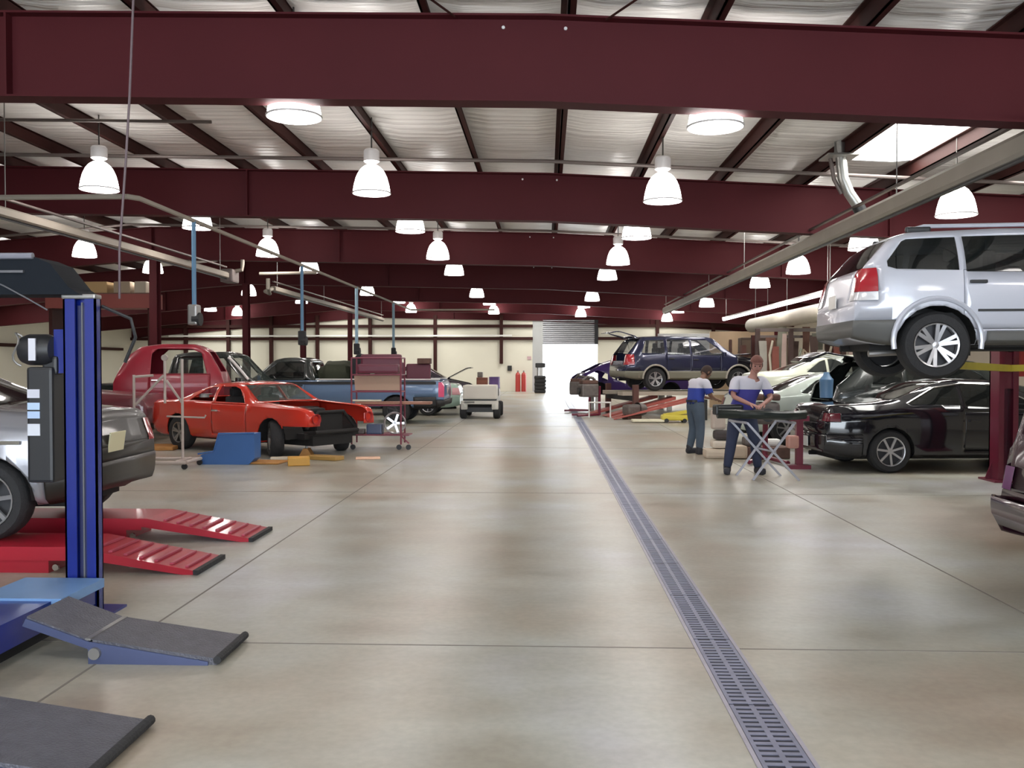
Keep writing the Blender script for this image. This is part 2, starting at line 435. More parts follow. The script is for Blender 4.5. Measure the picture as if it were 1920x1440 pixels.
ROWN = {6.1: 'overhead', 1.6: 'overhead near', 9.68: 'first', 14.0: 'second', 18.0: 'third', 22.6: 'fourth', 26.6: 'fifth', 35.3: 'sixth', 43.0: 'seventh', 46.8: 'eighth'}
LINES = {-16.4: 'in the outer left line', -11.9: 'in the line beyond the left bays', -7.12: 'in the line above the left bays', -2.75: 'in the line left of the aisle', 1.81: 'in the line above the drain', 6.3: 'in the line above the right bays'}
lamps = []
for X in (-2.75, 1.81, -7.12, 6.3, -11.9, -16.4):
    for Y, nm in ROWN.items():
        if X in (-7.12, 6.3) and 8 < Y < 12: continue
        if Y == 6.1 and abs(X) < 5: continue
        if Y == 1.6 and X < -8: continue
        if X == -11.9 and Y not in (22.6, 26.6, 35.3, 43.0, 18.0): continue
        if X == -16.4 and Y not in (35.3, 43.0, 26.6, 46.8): continue
        zt = ztop(X)
        zr = zt-.98+(.22 if Y == 43.0 else 0)
        if X < -12: zr = zt-.75
        o = lamp0 if first else copy_tree(lamp0); first = False
        o.location = (X, Y, zr)
        tag(o, f'lit bell-shaped ceiling lamp {LINES[X]}, {nm} row from camera', 'ceiling lamp', 'high-bay lamps under the roof')
        MB().tube([(0, 0, .69), (0, 0, zt-zr+.21)], .012, 6).build('hanging_stem', M_steel, o)
        lamps.append(o)

# ------------------------------------------------------------------ exhaust rails, ducts and air pipes
def rail(X, z, Y0, Y1, label, w=.15, h=.17):
    root = empty('exhaust_rail', (X, Y0, z), 0, label, 'exhaust rail')
    L = Y1-Y0
    MB().prism([(-w/2, -h*.35), (-w*.32, -h/2), (w*.32, -h/2), (w/2, -h*.35), (w/2, h*.3), (w*.3, h/2), (-w*.3, h/2), (-w/2, h*.3)], 0, L, 'Y').build('rail_box', M_rail, root)
    MB().bb(-.02, .02, 0, L, -h/2-.03, -h/2).build('rubber_lip', M_black, root)
    MB().bb(-.03, .03, 0, L, h/2+.12, h/2+.15).build('hanger_channel', M_pipe, root)
    n = max(2, int(L/3.8))
    for i in range(n):
        y = .4+(L-.8)*i/(n-1)
        MB().tube([(0, y, h/2), (0, y, ztop(X)-z+.21)], .009, 6).build('hanger_rod', M_steel, root)
    return root
rail(-8.1, 3.88, 12.7, 22.3, 'beige exhaust rail hanging above the left bays, nearer length', .16, .15)
rail(-8.1, 3.88, 26.2, 44, 'beige exhaust rail hanging above the left bays, farther length', .16, .15)
rail(4.95, 3.88, 7.6, 37.5, 'long silver exhaust rail running above the right bays', .19, .25)
# fan box ending the near left rail
fb = empty('exhaust_fan', (-8.1, 22.56, 3.88), 0, 'small dark fan box at the end of the left exhaust rail', 'fan')
MB().cbox((0, 0, 0), (.34, .5, .34), .05).build('fan_housing', M_pipe, fb)
MB().tube([(.1, 0, .12), (.32, 0, .16), (.34, 0, .3), (.34, 0, .42)], .05, 10).build('outlet_pipe', M_rail, fb, True)
pipe('crossing_duct', [(-7.5, 23.1, 4.0), (-6.0, 23.1, 4.02)], .04, M_rail, 'thin beige duct crossing above the blue hose drop', 'duct')
pipe('duct_elbow', [(-7.62, 24.2, 3.98), (-7.62, 24.2, 3.72), (-7.7, 24.6, 3.6), (-8.05, 25.3, 3.72), (-8.1, 26.1, 3.86)], .055, M_rail, 'beige duct elbow joining the farther left exhaust rail', 'duct')
# compressed air line
zc = 3.98
pipe('air_line', [(-9.6-4, 12.4, zc), (-5.9, 12.4, zc), (-5.8, 12.55, zc), (-5.8, 38, zc), (-5.7, 38.1, zc), (-2.2, 38.1, zc)], .038, M_rail, 'thin beige air pipe running down the left bays and across', 'pipe')
M_hose = mat('blue_hose', (0.10, 0.22, 0.36), 0.5)
M_hoseb = mat('pale_blue_hose', (0.28, 0.42, 0.52), 0.5)
for i, (Y, zb, lab) in enumerate(((14.5, 2.28, 'blue hose drop nearest the camera, ending in a grey reel'), (21.0, 2.1, 'blue hose drop above the green tarp load'),
                      (27.1, 1.95, 'pale blue hose drop above the maroon parts rack'), (33.7, 1.95, 'thin blue hose drop farthest from the camera'))):
    root = empty('hose_drop', (-5.8, Y, zc), 0, lab, 'hose', 'blue hoses hanging from the air pipe')
    MB().tube([(0, 0, .02), (0, 0, zb-zc+.3)], .038 if i < 2 else .05, 8).build('drop_pipe', M_hose if i < 2 else M_hoseb, root, True)
    MB().cbox((0, 0, zb-zc+.15), (.16, .2, .34), .03).build('reel_box', M_steel if i == 0 else M_cabin, root)
    MB().lathe([(0, -.06), (.11, -.06), (.11, .06), (0, .06)], (.05, 0, zb-zc+.08), 'X', 14).build('hose_reel', M_cabin, root)
# hanging cable near the camera on the left
p0 = atY(250, 0, 6.0); p1 = atY(243, 180, 6.0); p2 = atY(236, 300, 6.0); p3 = atY(224, 470, 6.1); p4 = atY(224, 560, 6.1)
p00 = p0.copy(); p00.z = ztop(p0.x)
pipe('hanging_cable', [p00, p0, p1, p2, p3, p4], .0085, mat('grey_cable', (0.13, 0.09, 0.10), .6), 'thin dark cable hanging from the roof behind the blue lift post', 'cable')
# flexible duct on the right rail
dp = [atY(1574, 232, 14.6), atY(1577, 300, 14.6), atY(1581, 335, 14.6), atY(1592, 362, 14.6), atY(1608, 385, 14.6), atY(1618, 405, 14.6)]
dk = empty('extraction_duct', (0, 0, 0), 0, 'silver vertical extraction duct bending down to the right exhaust rail', 'duct')
d0 = dp[0].copy(); d0.z = ztop(d0.x)-.02
MB().tube([d0]+dp[:4]+[dp[4]], .085, 14).build('duct_pipe', M_galv, dk, True)
MB().tube([dp[4], dp[5]], .1, 14).build('rubber_sleeve', M_black, dk, True)
MB().box((d0.x, d0.y, ztop(d0.x)-.02), (.5, .5, .03)).build('roof_flange', M_galv, dk)
MB().tube([(d0.x-.13, d0.y+.05, ztop(d0.x)), (dp[2].x-.13, dp[2].y+.05, dp[2].z), (dp[3].x-.1, dp[3].y+.05, dp[3].z)], .035, 8).build('drain_pipe', M_pipe, dk, True)
# fluorescent strip and big tube on the right
fx = empty('strip_light', (7.0, 22, 3.44), 0, 'long lit white fluorescent strip above the hanging panels', 'strip light')
MB().bb(-.06, .06, 0, 13.5, 0, .05).build('strip_housing', M_white, fx)
MB().tube([(0, 0, -.04), (0, 13.5, -.04)], .05, 8).build('lit_tube', M_tube, fx, True)
for y in (.5, 6.5, 13): MB().tube([(0, y, .05), (0, y, ztop(7)-3.44+.2)], .008, 6).build('hanger_rod', M_steel, fx)
bt = empty('rolled_duct', (7.15, 21.8, 2.98), 0, 'thick beige duct lying above the parts rack, black open end', 'duct')
MB().tube([(0, 0, 0), (0, 9.5, 0)], .24, 18, cap=False).build('duct_body', mat('beige_duct', (0.5, 0.46, 0.38), .6, var=.1), bt, True)
MB().tube([(0, .04, 0), (0, .06, 0)], .235, 18).build('open_end', M_black, bt)
for y in (1, 5, 9): MB().tube([(0, y, .2), (0, y, ztop(7.15)-2.98+.2)], .01, 6).build('hanger_rod', M_steel, bt)

# ------------------------------------------------------------------ trench drain
td = empty('trench_drain', (0.965, 0, 0), R(0), 'long steel trench drain grate running down the aisle to the door', 'drain')
M_grate = mat('blue_grey_grate', (0.17, 0.18, 0.26), 0.4, 0.5, var=.35, vscale=9)
M_slot = mat('drain_slot_black', (0.03, 0.03, 0.045), .8)
x0, x1 = -.105, .105
MB().bb(x0-.02, x0, 2.2, YE-.3, -.05, .004).bb(x1, x1+.02, 2.2, YE-.3, -.05, .004).build('drain_frame', mat('concrete_edge_metal', (0.36, 0.34, 0.40), .5, .3, var=.2, vscale=8), td)
MB().bb(x0, x1, 2.2, YE-.3, -.05, 0.0012).build('channel_bed', M_slot, td)
Y = 2.2; gi = 0
while Y < YE-.6:
    Ln = 1.0 if Y < 25 else 4.0
    g = MB()
    if Y < 25:
        g.bb(x0+.003, x0+.022, Y+.006, Y+Ln-.006, 0.001, .004).bb(x1-.022, x1-.003, Y+.006, Y+Ln-.006, 0.001, .004).bb(-.012, .012, Y+.006, Y+Ln-.006, 0.001, .004)
        n = 20 if Y < 12 else 10
        for q in range(n):
            y = Y+.006+(Ln-.012)*(q+.15)/n
            g.bb(x0+.022, x1-.022, y, y+(Ln/n)*.52, 0.001, .0036)
    else: g.bb(x0+.003, x1-.003, Y+.006, Y+Ln-.006, 0.001, .004)
    g.build('grate_section', M_grate, td); Y += Ln; gi += 1
# ================================================================== VEHICLE BUILDER
def half_plane_cut(bm, co, no, region):
    fs = [f for f in bm.faces if region(f)]
    if not fs: return
    g = set(fs)
    for f in fs:
        g.update(f.edges); g.update(f.verts)
    bmesh.ops.bisect_plane(bm, geom=list(g), dist=1e-5, plane_co=co, plane_no=no)
def cut_region(bm, planes, box, filt=None):
    """planes: [(co,no)] with inward normals. returns faces inside"""
    (x0, x1, y0, y1, z0, z1) = box
    def reg(f):
        xs = [v.co.x for v in f.verts]; ys = [v.co.y for v in f.verts]; zs = [v.co.z for v in f.verts]
        if max(xs) < x0 or min(xs) > x1 or max(ys) < y0 or min(ys) > y1 or max(zs) < z0 or min(zs) > z1: return False
        return True
    for co, no in planes: half_plane_cut(bm, Vector(co), Vector(no), reg)
    out = []
    for f in bm.faces:
        c = f.calc_center_median()
        if not (x0-1e-4 <= c.x <= x1+1e-4 and y0-1e-4 <= c.y <= y1+1e-4 and z0-1e-4 <= c.z <= z1+1e-4): continue
        if all((c-Vector(co)).dot(Vector(no)) > -1e-5 for co, no in planes):
            f.normal_update()
            if filt is None or filt(f): out.append(f)
    return out
def poly_planes(poly, axis='Y'):
    cx = sum(p[0] for p in poly)/len(poly); cz = sum(p[1] for p in poly)/len(poly); pl = []
    for a, b in zip(poly, poly[1:]+poly[:1]):
        dx, dz = b[0]-a[0], b[1]-a[1]
        if abs(dx)+abs(dz) < 1e-6: continue
        n = (-dz, dx)
        if (cx-a[0])*n[0]+(cz-a[1])*n[1] < 0: n = (dz, -dx)
        if axis == 'Y': pl.append(((a[0], 0, a[1]), (n[0], 0, n[1])))
        else: pl.append(((0, a[0], a[1]), (0, n[0], n[1])))
    return pl
def take(bm, faces, name, m, parent, smooth=True, push=0.0, shrink=0.0, solid=0.0, label=None, delete=True):
    if not faces: return None
    vm = {}; vs = []; fs = []
    for f in faces:
        ids = []
        for v in f.verts:
            if v not in vm: vm[v] = len(vs); vs.append(v.co.copy())
            ids.append(vm[v])
        fs.append(ids)
    if push:
        nn = [Vector((0, 0, 0)) for _ in vs]
        for f, ids in zip(faces, fs):
            for i in ids: nn[i] += f.normal*f.calc_area()
        vs = [v+n.normalized()*push if n.length > 0 else v for v, n in zip(vs, nn)]
    if shrink:
        lo = Vector([min(v[i] for v in vs) for i in range(3)]); hi = Vector([max(v[i] for v in vs) for i in range(3)])
        c = (lo+hi)/2; sx = 1-2*shrink/max(.05, hi.x-lo.x); sz = 1-2*shrink/max(.05, hi.z-lo.z)
        vs = [Vector((c.x+(v.x-c.x)*sx, v.y, c.z+(v.z-c.z)*sz)) for v in vs]
    me = bpy.data.meshes.new(name); me.from_pydata([tuple(v) for v in vs], [], fs); me.materials.append(m)
    if smooth:
        me.shade_smooth()
        try: me.set_sharp_from_angle(angle=R(42))
        except Exception: pass
    o = bpy.data.objects.new(name, me); COL.objects.link(o); o.parent = parent
    if solid:
        md = o.modifiers.new('thickness', 'SOLIDIFY'); md.thickness = solid; md.offset = -1
    if label: o['label'] = label
    if delete: bmesh.ops.delete(bm, geom=faces, context='FACES')
    return o
def sm(x, tab, d):
    X = [t[0] for t in tab]; Z = [t[1] for t in tab]
    return float(np.mean([np.interp(x+q*d, X, Z) for q in (-1, -.5, 0, .5, 1)]))
def wheel(parent, x, y, r, w, side, m_rim, spokes=7, tilt=0.0, dish=.03, rim_r=.66, steer=0.0):
    """tire with the rim as its child; side=-1 faces -Y"""
    e = MB()
    rr = r*rim_r
    e.lathe([(rr, -w/2*.8), (rr*1.05, -w/2), (r*.9, -w/2), (r*.98, -w/2*.72), (r, -w/2*.4), (r, w/2*.4), (r*.98, w/2*.72), (r*.9, w/2), (rr*1.05, w/2), (rr, w/2*.8), (rr, -w/2*.8)], axis='Y', n=32)
    t = e.build('wheel', M_rubber, parent, True)
    t.location = (x, y, r); t.rotation_euler = (0, 0, steer)
    k = side
    g = MB()
    yo = k*(w/2-.012)
    g.lathe([(rr*1.0, yo-k*.11), (rr*.94, yo-k*.06), (rr*.94, yo), (rr*1.01, yo+k*.006)], axis='Y', n=32)
    g.lathe([(0, yo-k*dish+k*.012), (rr*.2, yo-k*dish+k*.008), (rr*.24, yo-k*dish-k*.03)], axis='Y', n=20)
    for s in range(spokes):
        a = 2*PI*s/spokes+.3
        for da in ((-.16, .16) if spokes <= 6 else (0,)):
            p0 = (math.cos(a+da*.3)*rr*.15, yo-k*dish, math.sin(a+da*.3)*rr*.15)
            p1 = (math.cos(a+da)*rr*.97, yo-k*.008, math.sin(a+da)*rr*.97)
            g.bar(p0, p1, rr*(.17 if spokes <= 6 else .15), .022, up=(0, 1, 0))
    g.build('rim', m_rim, t)
    d = MB(); d.lathe([(0, yo-k*.085), (rr*.95, yo-k*.085)], axis='Y', n=24); d.build('brake_disc', M_darkrim, t)
    return t

def car(name, label, S, loc, rz=0.0, cat='car', group=None):
    L, W = S['L'], S['W']; top = S['top']; belt = S['belt']; zb0 = S.get('zb', .3); taper = S.get('taper', .2); tl = S.get('tl', .7)
    kroof = S.get('kroof', .76); paint = S['paint']
    xr, xf, r = S['wh']
    root = empty(name, loc, rz, label, cat, group)
    def halfw(x):
        e = min(x, L-x); return W/2*(1-taper*max(0, 1-e/tl)**2.4)
    def zbot(x):
        e = min(x, L-x); return zb0+S.get('up', .08)*max(0, 1-e/.5)**2
    def section(x):
        w = halfw(x); zb = zbot(x); zt = sm(x, top, .05); zs = min(sm(x, belt, .08), zt-.03); h = zt-zs
        k = min(1, max(0, (h-.05)/.42)); k = k*k*(3-2*k)
        H = zs-zb
        ye = w*(.90*(1-k)+kroof*k); ze = (zs+.62*h)*(1-k)+(zt-.075)*k
        ws = w*.972
        P = [(0, zb), (.5*w, zb), (.88*w, zb), (.955*w, zb+.05), (.985*w, zb+.28*H), (w, zb+.55*H), (.995*w, zb+.8*H), (ws, zs)]
        bow = .02*k
        for t in (.25, .5, .75): P.append((ws+(ye-ws)*t+bow*math.sin(PI*t), zs+(ze-zs)*t))
        P.append((ye, ze)); P.append((ye-.045*w-.02*k, ze+(zt-ze)*.62)); P.append((.62*ye, zt-.012)); P.append((.3*ye, zt-.003)); P.append((0, zt))
        return P
    n = int(L/.07); X = set(round(L*i/n, 4) for i in range(n+1))
    for e in (.004, .012, .03, .06): X.add(e); X.add(L-e)
    X = sorted(X)
    secs = [section(x) for x in X]
    npt = len(secs[0]); bm = bmesh.new(); rings = []
    for x, P in zip(X, secs):
        ring = [bm.verts.new((x-L/2, -p[0], p[1])) for p in P]+[bm.verts.new((x-L/2, p[0], p[1])) for p in P[-2:0:-1]]
        rings.append(ring)
    m_ = len(rings[0])
    for a, b in zip(rings[:-1], rings[1:]):
        for i in range(m_): bm.faces.new((a[i], a[(i+1) % m_], b[(i+1) % m_], b[i]))
    for ring in (rings[0], rings[-1]):
        # cap made of strips so that it can be cut
        for i in range(npt-1):
            j = (m_-i) % m_; j2 = m_-i-1
            q = [ring[i], ring[i+1], ring[j2 % m_], ring[j]]
            u = []
            for v in q:
                if v not in u: u.append(v)
            if len(u) >= 3:
                try: bm.faces.new(u)
                except Exception: pass
    bmesh.ops.recalc_face_normals(bm, faces=bm.faces)
    o = L/2
    cx = lambda poly: [(p[0]-o, p[1]) for p in poly]
    def ysurf(x, z):
        P = section(x)[2:]
        best = 0
        for a, b in zip(P[:-1], P[1:]):
            if min(a[1], b[1])-1e-6 <= z <= max(a[1], b[1])+1e-6 and abs(b[1]-a[1]) > 1e-6:
                t = (z-a[1])/(b[1]-a[1]); best = max(best, a[0]+(b[0]-a[0])*t)
        return best
    ym = .3*W/2
    gm = S.get('glass', M_glass)
    def side_cut(poly, s):
        xs = [p[0]-o for p in poly]; zs = [p[1] for p in poly]
        box = (min(xs), max(xs), ym if s > 0 else -W, W if s > 0 else -ym, min(zs), max(zs))
        return cut_region(bm, poly_planes(cx(poly)), box)
    # 1. side windows
    wins = {-1: [], 1: []}
    for s in (-1, 1):
        for wi, poly in enumerate(S.get('windows', [])):
            fs = side_cut(poly, s)
            if gm is None or wi in S.get('noglass', ()): bmesh.ops.delete(bm, geom=fs, context='FACES')
            else: wins[s].append(take(bm, fs, 'window', S.get('glass_by', {}).get(wi, gm), root))
    # 2. windscreen and rear glass: (x0,x1, polygon in y,z)
    for nm, key, sg in (('windshield', 'ws', 1), ('rear_window', 'rg', -1)):
        if key not in S: continue
        x0, x1, hw0, hw1, z0, z1 = S[key]
        poly = [(-hw0, z0), (hw0, z0), (hw1, z1), (-hw1, z1)]
        fs = cut_region(bm, poly_planes(poly, 'X'), (x0-o, x1-o, -hw0, hw0, z0, z1), lambda f: f.normal.x*sg > .12)
        if gm is None: bmesh.ops.delete(bm, geom=fs, context='FACES')
        else: take(bm, fs, nm, S.get('wsglass', gm), root)
    # 3. wheel arches
    if not S.get('noarch'):
        for s in (-1, 1):
            for x in (xr, xf):
                ra = r*S.get('arch', 1.13)
                cz = r+.0
                poly = [(x+ra*math.cos(2*PI*q/18), cz+ra*math.sin(2*PI*q/18)) for q in range(18)]
                fs = side_cut(poly, s); bmesh.ops.delete(bm, geom=fs, context='FACES')
                xs = (x-ra-o, x+ra-o)
                box = (xs[0], xs[1], (.55*W/2) if s > 0 else -W, W if s > 0 else -.55*W/2, 0, cz)
                pl = [((xs[0]+.02, 0, 0), (1, 0, 0)), ((xs[1]-.02, 0, 0), (-1, 0, 0)), ((0, 0, zb0+.2), (0, 0, -1)), ((0, s*.55*W/2, 0), (0, s, 0))]
                fs = cut_region(bm, pl, box, lambda f: f.normal.z < -.5); bmesh.ops.delete(bm, geom=fs, context='FACES')
    # 4. lamps: boxes (x0,x1,y0,y1,z0,z1,material) mirrored
    for nm, key in (('taillight', 'tail'), ('headlight', 'head')):
        for (x0, x1, y0, y1, z0, z1, mm) in S.get(key, []):
            for s in (-1, 1):
                ya, yb = (y0, y1) if s > 0 else (-y1, -y0)
                pl = [((x0-o, 0, 0), (1, 0, 0)), ((x1-o, 0, 0), (-1, 0, 0)), ((0, ya, 0), (0, 1, 0)), ((0, yb, 0), (0, -1, 0)), ((0, 0, z0), (0, 0, 1)), ((0, 0, z1), (0, 0, -1))]
                fs = cut_region(bm, pl, (x0-o, x1-o, ya, yb, z0, z1), lambda f: f.normal.z < .8)
                take(bm, fs, nm, mm, root, push=.006)
    # 5. openings and separate panels (x0,x1,halfwidth,zmin): name, mode
    for (nm, x0, x1, hw, zmin, mode, arg) in S.get('panels', []):
        if mode == 'low':
            pl = [((x0-o, 0, .56), (0, 0, -1)), ((x0-o, 0, 0), (1, 0, 0))]
            bmesh.ops.delete(bm, geom=cut_region(bm, pl, (x0-o, x1-o, -hw, hw, -1, 1)), context='FACES'); continue
        pl = [((x0-o, 0, 0), (1, 0, 0)), ((x1-o, 0, 0), (-1, 0, 0)), ((0, -hw, 0), (0, 1, 0)), ((0, hw, 0), (0, -1, 0)), ((0, 0, zmin), (0, 0, 1))]
        fs = cut_region(bm, pl, (x0-o, x1-o, -hw, hw, zmin, 3), None if mode == 'hole' else (lambda f: f.normal.z > .25) if mode != 'gate' else (lambda f: f.normal.x < -.05 or f.normal.z > .3))
        if mode in ('delete', 'hole'): bmesh.ops.delete(bm, geom=fs, context='FACES')
        else:
            p = take(bm, fs, nm, arg.get('mat', paint), root, solid=.03)
            if p:
                pv = Vector(arg['pivot'])-Vector((o, 0, 0))
                for v in p.data.vertices: v.co = Matrix.Rotation(arg['rot'], 3, 'Y') @ (v.co-pv)
                p.location = pv
    # 6. claddings and bumpers
    for (nm, x0, x1, z0, z1, mm, push) in S.get('clad', []):
        pl = [((x0-o, 0, 0), (1, 0, 0)), ((x1-o, 0, 0), (-1, 0, 0)), ((0, 0, z1), (0, 0, -1)), ((0, 0, z0), (0, 0, 1))]
        fs = cut_region(bm, pl, (x0-o, x1-o, -W, W, z0, z1), lambda f: f.normal.z > -.9)
        if nm == 'lower_cladding' and x0 > .6:
            fl = [f for f in fs if f.calc_center_median().y > 0]; fr = [f for f in fs if f.calc_center_median().y <= 0]
            take(bm, fl, nm, mm, root, push=push, solid=.02); take(bm, fr, nm, mm, root, push=push, solid=.02)
        else: take(bm, fs, nm, mm, root, push=push, solid=.02)
    # 7. doors
    for (x0, x1) in S.get('doors', []):
        for s in (-1, 1):
            z1 = float(np.interp((x0+x1)/2, [b[0] for b in belt], [b[1] for b in belt]))+.02
            zl = S.get('door_z', zb0+.1)
            poly = [(x0, zl), (x1, zl), (x1, z1), (x0, z1)]
            fs = side_cut(poly, s)
            dd = take(bm, fs, 'door', paint, root, shrink=.006, solid=.02)
            if dd and S.get('handle', True):
                hx = x0+.14; hz = z1-.13
                y = ysurf(hx, hz)
                MB().cbox((hx-o, s*(y+.018), hz), (.17, .03, .035), .01).build('door_handle', S.get('handle_mat', M_black), dd)
    # mirrors
    if 'mirror' in S:
        mx, mz = S['mirror']
        for s in (-1, 1):
            y = ysurf(mx, mz)
            g = MB(); g.cbox((mx-o, s*(y+.13), mz+.03), (.1, .19, .14), .03); g.bar((mx-o, s*(y-.02), mz-.02), (mx-o, s*(y+.08), mz), .04)
            g.build('side_mirror', S.get('mirror_mat', paint), root)
    # the shell
    me = bpy.data.meshes.new('body'); bm.to_mesh(me); bm.free()
    me.materials.append(paint); me.shade_smooth()
    try: me.set_sharp_from_angle(angle=R(42))
    except Exception: pass
    b = bpy.data.objects.new('body', me); COL.objects.link(b); b.parent = root
    if S.get('hollow', True):
        md = b.modifiers.new('thickness', 'SOLIDIFY'); md.thickness = .018; md.offset = -1
    # underbody with wheel wells
    u = MB()
    u.bb(.25-o, L-.25-o, -.52*W/2, .52*W/2, zb0-.05, zb0+.12)
    if xf-xr > 1.5: u.bb(xr+r*1.2-o, xf-r*1.2-o, -.84*W/2, .84*W/2, zb0-.02, zb0+.1)
    for x in (xr, xf):
        u.tube([(x-o, -.7*W/2, r), (x-o, .7*W/2, r)], .05, 8)
    u.tube([(.15-o, .3, zb0-.02), (1.2-o, .3, zb0-.04)], .035, 8)
    u.build('underbody', M_under, root)
    if not S.get('noarch'):
        for x in (xr, xf):
            for s in (-1, 1):
                ra = r*S.get('arch', 1.13); y0, y1 = s*.5*W/2, s*.965*W/2
                pts = [(ra*math.cos(PI*q/12), max(zb0-r, ra*math.sin(PI*q/12))) for q in range(13)]
                vs = [(x-o+p[0], y1, r+p[1]) for p in pts]+[(x-o+p[0], y0, r+p[1]) for p in pts]
                fs = [(i, i+1, i+14, i+13) for i in range(12)]+[tuple(range(13, 26))]
                MB().add(vs, fs).build('wheel_well', M_under, root)
    # cabin interior
    if 'cabin' in S:
        c0, c1, zf, zseat = S['cabin']; w2 = .78*W/2
        i_ = MB(); i_.bb(c0-o, c1-o, -w2, w2, zb0+.13, zf); i_.bb(c1-.05-o, c1+.22-o, -w2, w2, zb0+.2, zseat+.22)
        i_.build('cabin_floor', M_cabin, root)
        for xs in S.get('seats', []):
            for s in (-1, 1):
                q = MB(); q.cbox((xs-o, s*.36, zf+.12), (.5, .48, .24), .05); q.cbox((xs-.25-o, s*.36, zseat+.12), (.16, .46, .62), .06); q.cbox((xs-.29-o, s*.36, zseat+.5), (.1, .24, .16), .04)
                q.build('seat', S.get('seat_mat', M_cabin), root)
    # wheels
    if S.get('wheels', True):
        ww = S.get('ww', .21)
        for x in (xr, xf):
            for s in (-1, 1):
                if (x, s) in S.get('nowheel', ()): continue
                wheel(root, x-o, s*(halfw(x)-ww/2-.015), r, ww, s, S.get('rim', M_alloy), S.get('spokes', 7), rim_r=S.get('rim_r', .64), steer=S.get('steer', 0) if x == xf else 0)
    root['x_off'] = o
    return root, ysurf, o
def plate(root, x, y, z, w=.3, h=.15, m=None, tilt=0.0, name='license_plate'):
    g = MB(); g.cbox((0, 0, 0), (.012, w, h), .004); m = m or M_white
    q = g.build(name, m, root); q.location = (x, y, z); q.rotation_euler = (0, tilt, 0); return q
# ================================================================== VEHICLES
def paint(name, c, rough=.22, metal=.0, coat=.7): return mat(name, c, rough, metal, coat=coat)
P_silver = paint('silver_car_paint', (0.56, 0.58, 0.66), .3, .15)
P_sedan = paint('silver_sedan_paint', (0.33, 0.33, 0.36), .25, .5)
P_black = paint('black_car_paint', (0.010, 0.010, 0.014), .1)
P_navy = paint('dark_blue_car_paint', (0.028, 0.032, 0.075), .2, .3)
P_red = paint('red_muscle_car_paint', (0.62, 0.035, 0.018), .25, 0)
P_crim = paint('crimson_cab_paint', (0.30, 0.012, 0.03), .4, 0, .3)
P_green = paint('pale_green_car_paint', (0.62, 0.70, 0.64), .2, .1)
P_maroon = paint('maroon_van_paint', (0.04, 0.009, 0.02), .25, .2)
P_blue = paint('blue_pickup_paint', (0.12, 0.20, 0.34), .35, .2)
P_dark = paint('dark_grey_green_paint', (0.02, 0.025, 0.024), .25)
P_purp = paint('purple_stripped_paint', (0.05, 0.02, 0.14), .35)
P_brown = paint('maroon_brown_paint', (0.13, 0.02, 0.03), .4)
M_clad = mat('grey_beige_cladding', (0.22, 0.21, 0.16), .6)
M_cladg = mat('grey_cladding', (0.12, 0.12, 0.115), .55)

SUV = dict(L=4.8, W=1.88, zb=.36, taper=.16, tl=.6, kroof=.80,
    top=[(0, .62), (.02, 1.0), (.07, 1.16), (.42, 1.62), (.58, 1.71), (1.5, 1.75), (2.7, 1.73), (2.95, 1.69), (3.65, 1.16), (4.45, 1.02), (4.74, .86), (4.8, .6)],
    belt=[(0, 1.0), (.4, 1.1), (1, 1.14), (3.6, 1.06), (4.8, .8)],
    windows=[[(.50, 1.19), (.66, 1.585), (1.26, 1.60), (1.26, 1.17)], [(1.36, 1.16), (1.36, 1.61), (2.1, 1.61), (2.1, 1.14)], [(2.18, 1.13), (2.18, 1.61), (2.72, 1.60), (3.22, 1.22), (3.3, 1.12)]],
    ws=(2.85, 3.7, .70, .58, 1.2, 1.68), rg=(.02, .52, .68, .56, 1.2, 1.6), wh=(.95, 3.75, .37), ww=.25,
    doors=[(1.34, 2.12), (2.15, 3.15)], mirror=(3.2, 1.12), cabin=(.6, 3.2, .7, .95), seats=[1.7, 2.6], spokes=6)
SEDAN = dict(L=4.7, W=1.78, zb=.25, taper=.22, tl=.8, kroof=.72,
    top=[(0, .60), (.02, .90), (.12, 1.01), (.85, 1.06), (1.55, 1.36), (1.9, 1.43), (2.6, 1.44), (2.9, 1.40), (3.6, .98), (4.45, .80), (4.66, .66), (4.7, .5)],
    belt=[(0, .86), (1, .94), (3.6, .86), (4.7, .58)],
    windows=[[(1.28, 1.02), (1.62, 1.27), (1.75, 1.31), (1.75, .99)], [(1.81, .99), (1.81, 1.33), (2.28, 1.345), (2.28, .97)], [(2.35, .97), (2.35, 1.345), (2.75, 1.33), (3.2, 1.02), (3.28, .95)]],
    ws=(2.8, 3.65, .66, .52, .99, 1.40), rg=(.8, 1.75, .64, .50, 1.06, 1.38), wh=(1.0, 3.72, .32), doors=[(1.5, 2.3), (2.33, 3.3)],
    mirror=(3.15, .95), cabin=(1.0, 3.2, .45, .72), seats=[1.8, 2.7], spokes=7)
def mk(base, **k):
    d = dict(base); d.update(k); return d

